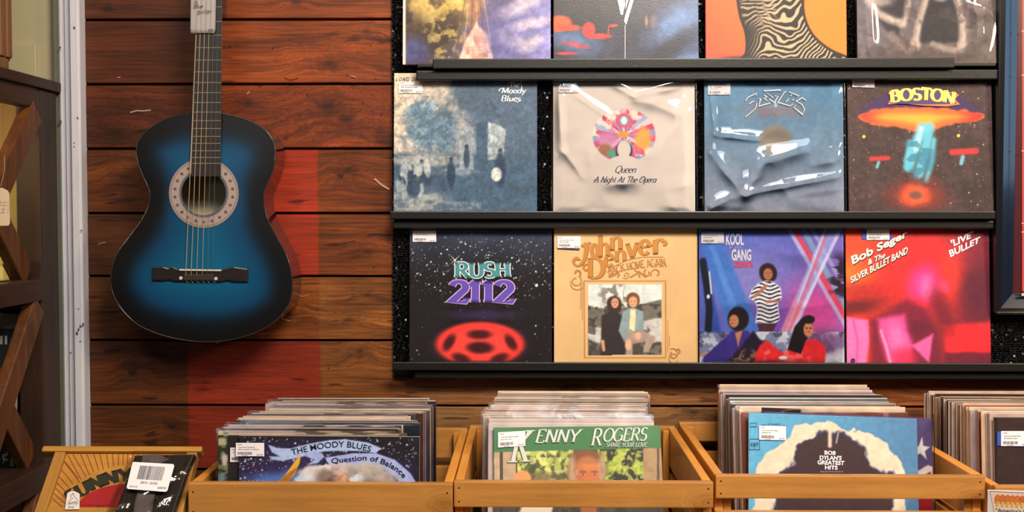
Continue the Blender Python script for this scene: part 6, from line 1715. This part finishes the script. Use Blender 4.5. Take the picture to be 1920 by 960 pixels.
sx0 = wp_(104, 856)[0]; sx1 = wp_(124, 856)[0]
for a, b in ((sx0, sx1), (xr - .026, xr - .007)):
    boxo('stile', (a, b, -.009, .012, .0, z_rail - .0004), M_WB, WB, .002)
zb_ = wp_(200, 955)[1]
boxo('printed_panel', (sx1 + .0004, xr - .0265, -.002, .007, zb_, z_rail - .0004), M_WBX, WB, .0005)
boxo('middle_rail', (sx1 + .0004, xr - .0265, -.008, .010, zb_ - .028, zb_ - .0004), M_WBX, WB, .002)
nzc = 60; bm = bmesh.new(); zs_ = np.linspace(.05, zb_ - .0285, nzc); rows_ = []
for k, z in enumerate(zs_):
    y = .003 + .004 * math.cos(k * 1.3); rows_.append([bm.verts.new((sx1 + .001, y, z)), bm.verts.new((xr - .027, y, z))])
for a, b in zip(rows_, rows_[1:]): bm.faces.new([a[0], a[1], b[1], b[0]])
obj('ribbed_plate', bm, mat('galvanised_metal', (150, 152, 150), .35, metal=.8), WB, smooth=True)
boxo('prop_leg', (-.02, .02, .013, .03, .10, zt - .02), M_WB, WB, .002)
wpp = lambda x, y: wp_(x, y, -.002)
g = G2()
cx_, cy_ = 218, 1000
for q in [((115, 853), (180, 917)), ((127, 853), (152, 899)), ((137, 852), (162, 895)), ((151, 852), (168, 891)), ((163, 852), (176, 885)), ((176, 851), (185, 882)), ((187, 851), (194, 880)), ((200, 851), (204, 878)), ((211, 851), (213, 875)), ((222, 851), (222.5, 873)), ((231, 850), (231, 872)), ((240, 850), (239, 870)), ((250, 850), (247, 872)), ((260, 850), (255, 872)), ((270, 850), (263, 874)), ((281, 850), (272, 876)), ((292, 850), (281, 879)), ((304, 850), (290, 883)),
          ((113, 878), (137, 907)), ((109, 892), (130, 915)), ((106, 904), (126, 925)), ((103, 914), (124, 935)), ((101, 925), (122, 944)), ((99, 936), (120, 953)), ((116, 860), (150, 905))]:
    if q[0] == (115, 853): q = ((115, 857), (147, 897))
    g.ribbon(q, 1.5)
g.emit('sun_rays', ink((128, 44, 24)), WB, wpp, 1, front=-.002)
g = G2(); g.poly([(145 + 100 * (1 - math.cos(t)), 955 - 48 * math.sin(t)) for t in np.linspace(.02, math.pi - .02, 30)]); g.emit('red_sun', ink((150, 22, 28)), WB, wpp, 1, front=-.002)
g = G2()
path = sm([(132, 945), (148, 934), (166, 924), (186, 915), (206, 908), (228, 903), (252, 902), (276, 906), (300, 914), (322, 924), (344, 937)])
Q = np.array(path); Lc = np.concatenate([[0], np.cumsum(np.hypot(*np.diff(Q, axis=0).T))])
def alongp(u, v):
    s_ = u * Lc[-1]; x = np.interp(s_, Lc, Q[:, 0]); y = np.interp(s_, Lc, Q[:, 1]); x2 = np.interp(min(Lc[-1], s_ + 4), Lc, Q[:, 0]); y2 = np.interp(min(Lc[-1], s_ + 4), Lc, Q[:, 1]); x0 = np.interp(max(0, s_ - 4), Lc, Q[:, 0]); y0 = np.interp(max(0, s_ - 4), Lc, Q[:, 1])
    d = np.array((x2 - x0, y2 - y0)); d /= np.hypot(*d); return x + d[1] * v * 23, y - d[0] * v * 23
g.pen('SUNNYLAND', alongp, .34, .16, .15, .13, space=.06)
g.emit('arched_lettering', ink((40, 38, 26)), WB, wpp, 2, front=-.002)
g = G2(); g.text('LUNDRETS MANUFA', rect(150, 946, 206, 952), bold=.01); g.emit('small_lettering', ink((96, 14, 20)), WB, wpp, 2, front=-.002)
# tag pinned on the washboard
tgm = thing('price_tag', 'small white price tag with handwriting hanging on the washboard', 'tag', Mw @ Vector((wp_(137, 938)[0], -.0105, wp_(137, 938)[1])), (-math.radians(ang), 0, 0))
ox, oz = wp_(137, 938)
tpp = lambda x, y: (lambda p: (p[0] - ox, p[1] - oz))(wp_(x, y, -.0105))
bm = bmesh.new(); prism(bm, [tpp(*q) for q in [(122, 955.5), (126, 926), (133, 921), (141, 921.5), (149.5, 926), (149, 955)]], -.0004, .0004); obj('tag_paper', bm, mat('white_tag_paper', (206, 200, 200), .7), tgm)
g = G2(); g.pen('35', rect(130, 928, 141, 938), .12, .09, 0, slant=.3); g.pen('Sunny', rect(127, 939, 146, 946), .12, .09, 0, slant=.4); g.pen('land', rect(127, 948, 138, 953), .12, .09, 0, slant=.4)
for q in ([(131, 928), (136, 928), (132, 932), (137, 935), (130, 938)], [(139, 926), (139, 931), (146, 938)], [(127, 945), (147, 939)]): g.ribbon(q, .7)
g.poly([(137.2 + 1.3 * math.cos(a), 926 + 1.3 * math.sin(a)) for a in np.linspace(0, 6.28, 9)])
g.emit('handwriting', mat('pencil_ink', (70, 66, 72), .6), tgm, tpp, 1, front=-.0004)

# clear packet with a bar-code sticker, resting on the washboard and the crate
po = -.026
ox2, oz2 = wp_(295, 905, po)
PK = thing('packet', 'clear plastic packet of dark goods with a bar-code sticker, lying on the washboard', 'packet', Mw @ Vector((ox2, po, oz2)), (-math.radians(ang), 0, 0))
pk_ = lambda x, y: (lambda p: (p[0] - ox2, p[1] - oz2))(wp_(x, y, po))
bm = bmesh.new(); prism(bm, [pk_(*q) for q in [(252, 852), (365, 850), (352, 878), (325, 960), (300, 1010), (195, 1010), (222, 940)]], .0015, .014, .003)
obj('dark_goods', bm, mat('black_goods', (24, 20, 20), .5, var=.3, vscale=30), PK)
bm = bmesh.new(); prism(bm, [pk_(*q) for q in [(268, 853), (300, 852), (318, 862), (300, 868), (285, 960), (262, 1000), (240, 1000), (256, 930)]], .0002, .0016); obj('grey_insert', bm, mat('grey_insert_card', (96, 92, 94), .6), PK)
n = 30; co = []
for j, v in enumerate(np.linspace(0, 1, n)):
    L0 = np.array((250, 846)) * (1 - v) + np.array((180, 1010)) * v; R0_ = np.array((384, 846)) * (1 - v) + np.array((312, 1010)) * v
    for i, u in enumerate(np.linspace(0, 1, n)):
        q = L0 * (1 - u) + R0_ * u; x, z = pk_(*q)
        e = min(u, 1 - u, v * 1.2, 1)
        co.append((x, -.0022 - .004 * min(1, e * 6) * (1 + .8 * math.sin(u * 17 + v * 9) * math.sin(v * 13 - u * 4)), z))
fs = [(j * n + i, (j + 1) * n + i, (j + 1) * n + i + 1, j * n + i + 1) for j in range(n - 1) for i in range(n - 1)]
me = bpy.data.meshes.new('clear_bag'); me.from_pydata(co, [], fs); obj('clear_bag', me, film('packet_film', rough=.12, strength=2.0, bump=.5, bscale=22, tint=(.86, .82, .78)), PK, smooth=True)
bm = bmesh.new(); stq = [(253, 872), (327, 876), (329, 879), (316, 926), (312, 928), (242, 922.5), (240, 919), (251, 873)]
prism(bm, [pk_(*q) for q in stq], -.0095, -.009); stk = obj('barcode_sticker', bm, M_STICKER, PK)
wq = quad((254, 872), (328, 876.5), (314.5, 927.5), (240.5, 922.5))
g = G2(); rr = random.Random(5); u = .18
while u < .82:
    bw = rr.choice([.009, .014, .022]); g.poly([wq(u, .38), wq(u + bw, .38), wq(u + bw, .88), wq(u, .88)]); u += bw + rr.choice([.009, .013])
sub = lambda u0, v0, u1, v1: (lambda u, v: wq(u0 + (u1 - u0) * u, v0 + (v1 - v0) * v))
g.text('58914 - GUNN', sub(.3, .22, .72, .31), bold=.01); g.text('00/0012500', sub(.05, .07, .25, .13)); g.text('$2.00/TNF', sub(.76, .07, .97, .15), bold=.02)
g.emit('barcode_print', M_STICKINK, stk, pk_, 1, front=-.0095)

# small card in a clear frame, in front of the right-hand crate
sc_y = 1.962
sb = P(1960, 1010, sc_y)
SCD = thing('framed_card', 'small white-bordered card in a clear frame at the front of the rightmost crate', 'sign', (sb.x, sc_y, TABLE_Z), (math.radians(-3), math.radians(1.6), 0))
Ms = Matrix.Translation(SCD.location) @ SCD.rotation_euler.to_matrix().to_4x4(); Mi_ = Ms.inverted()
def sp_(x, y):
    o = Mi_ @ CAM; d = Mi_.to_3x3() @ ray(x, y); p = o + d * (-o.y / d.y); return p.x, p.z
a0 = sp_(1848, 913); hw = -a0[0]; ht = sp_(1900, 916)[1]
boxo('card', (-hw + .004, hw - .004, .0, .002, .01, ht - .0035), mat('white_card', (218, 210, 214), .5), SCD, .0004)
bm = bmesh.new(); box(bm, -hw, hw, -.0042, -.0012, 0, ht, bev=.0012)
obj('clear_front', bm, film('acrylic', rough=.03, strength=.45, bump=.02, tint=(1, 1, 1)), SCD)
boxo('foot', (-hw, hw, -.004, .026, -.0005, .0045), mat('acrylic_foot', (190, 180, 170), .2), SCD, .001)
g = G2(); g.poly([sp for sp in [(1857, 921), (1990, 927), (1990, 1100), (1872, 1100)]]); g.emit('peach_field', ink((232, 206, 188)), SCD, sp_, 1)
g = G2(); g.ribbon([(1872, 1000), (1856, 921), (1990, 927)], .8); g.emit('fine_border', ink((110, 96, 100)), SCD, sp_, 2)
g = G2(); rr = random.Random(9)
gy = G2()
for k in range(7):
    x = 1866 + k * 9.2; y = 928 + k * .5
    g.ribbon([(x + 1, y + 16), (x, y + 8), (x + 2, y + 2), (x + 5, y + .5), (x + 7.6, y + 3), (x + 7, y + 12)], 3.6); gy.ribbon([(x + 3, y + 12), (x + 4.2, y + 16), (x + 3, y + 21)], 5); g.ribbon([(x + 3.6, y + 4), (x + 3.8, y + 13)], 2.4)
g.emit('flame_lettering', mat('flame_orange', (226, 110, 40), .5, var=.3, vscale=60), SCD, sp_, 2); gy.emit('flame_lettering', mat('flame_yellow', (236, 176, 50), .5, var=.2, vscale=60), SCD, sp_, 3)
g = G2(); g.text('"America\'s Best', quad((1867, 953), (1938, 957), (1938, 963), (1867, 960)), bold=.02); g.emit('card_lettering', ink((70, 56, 60)), SCD, sp_, 2)
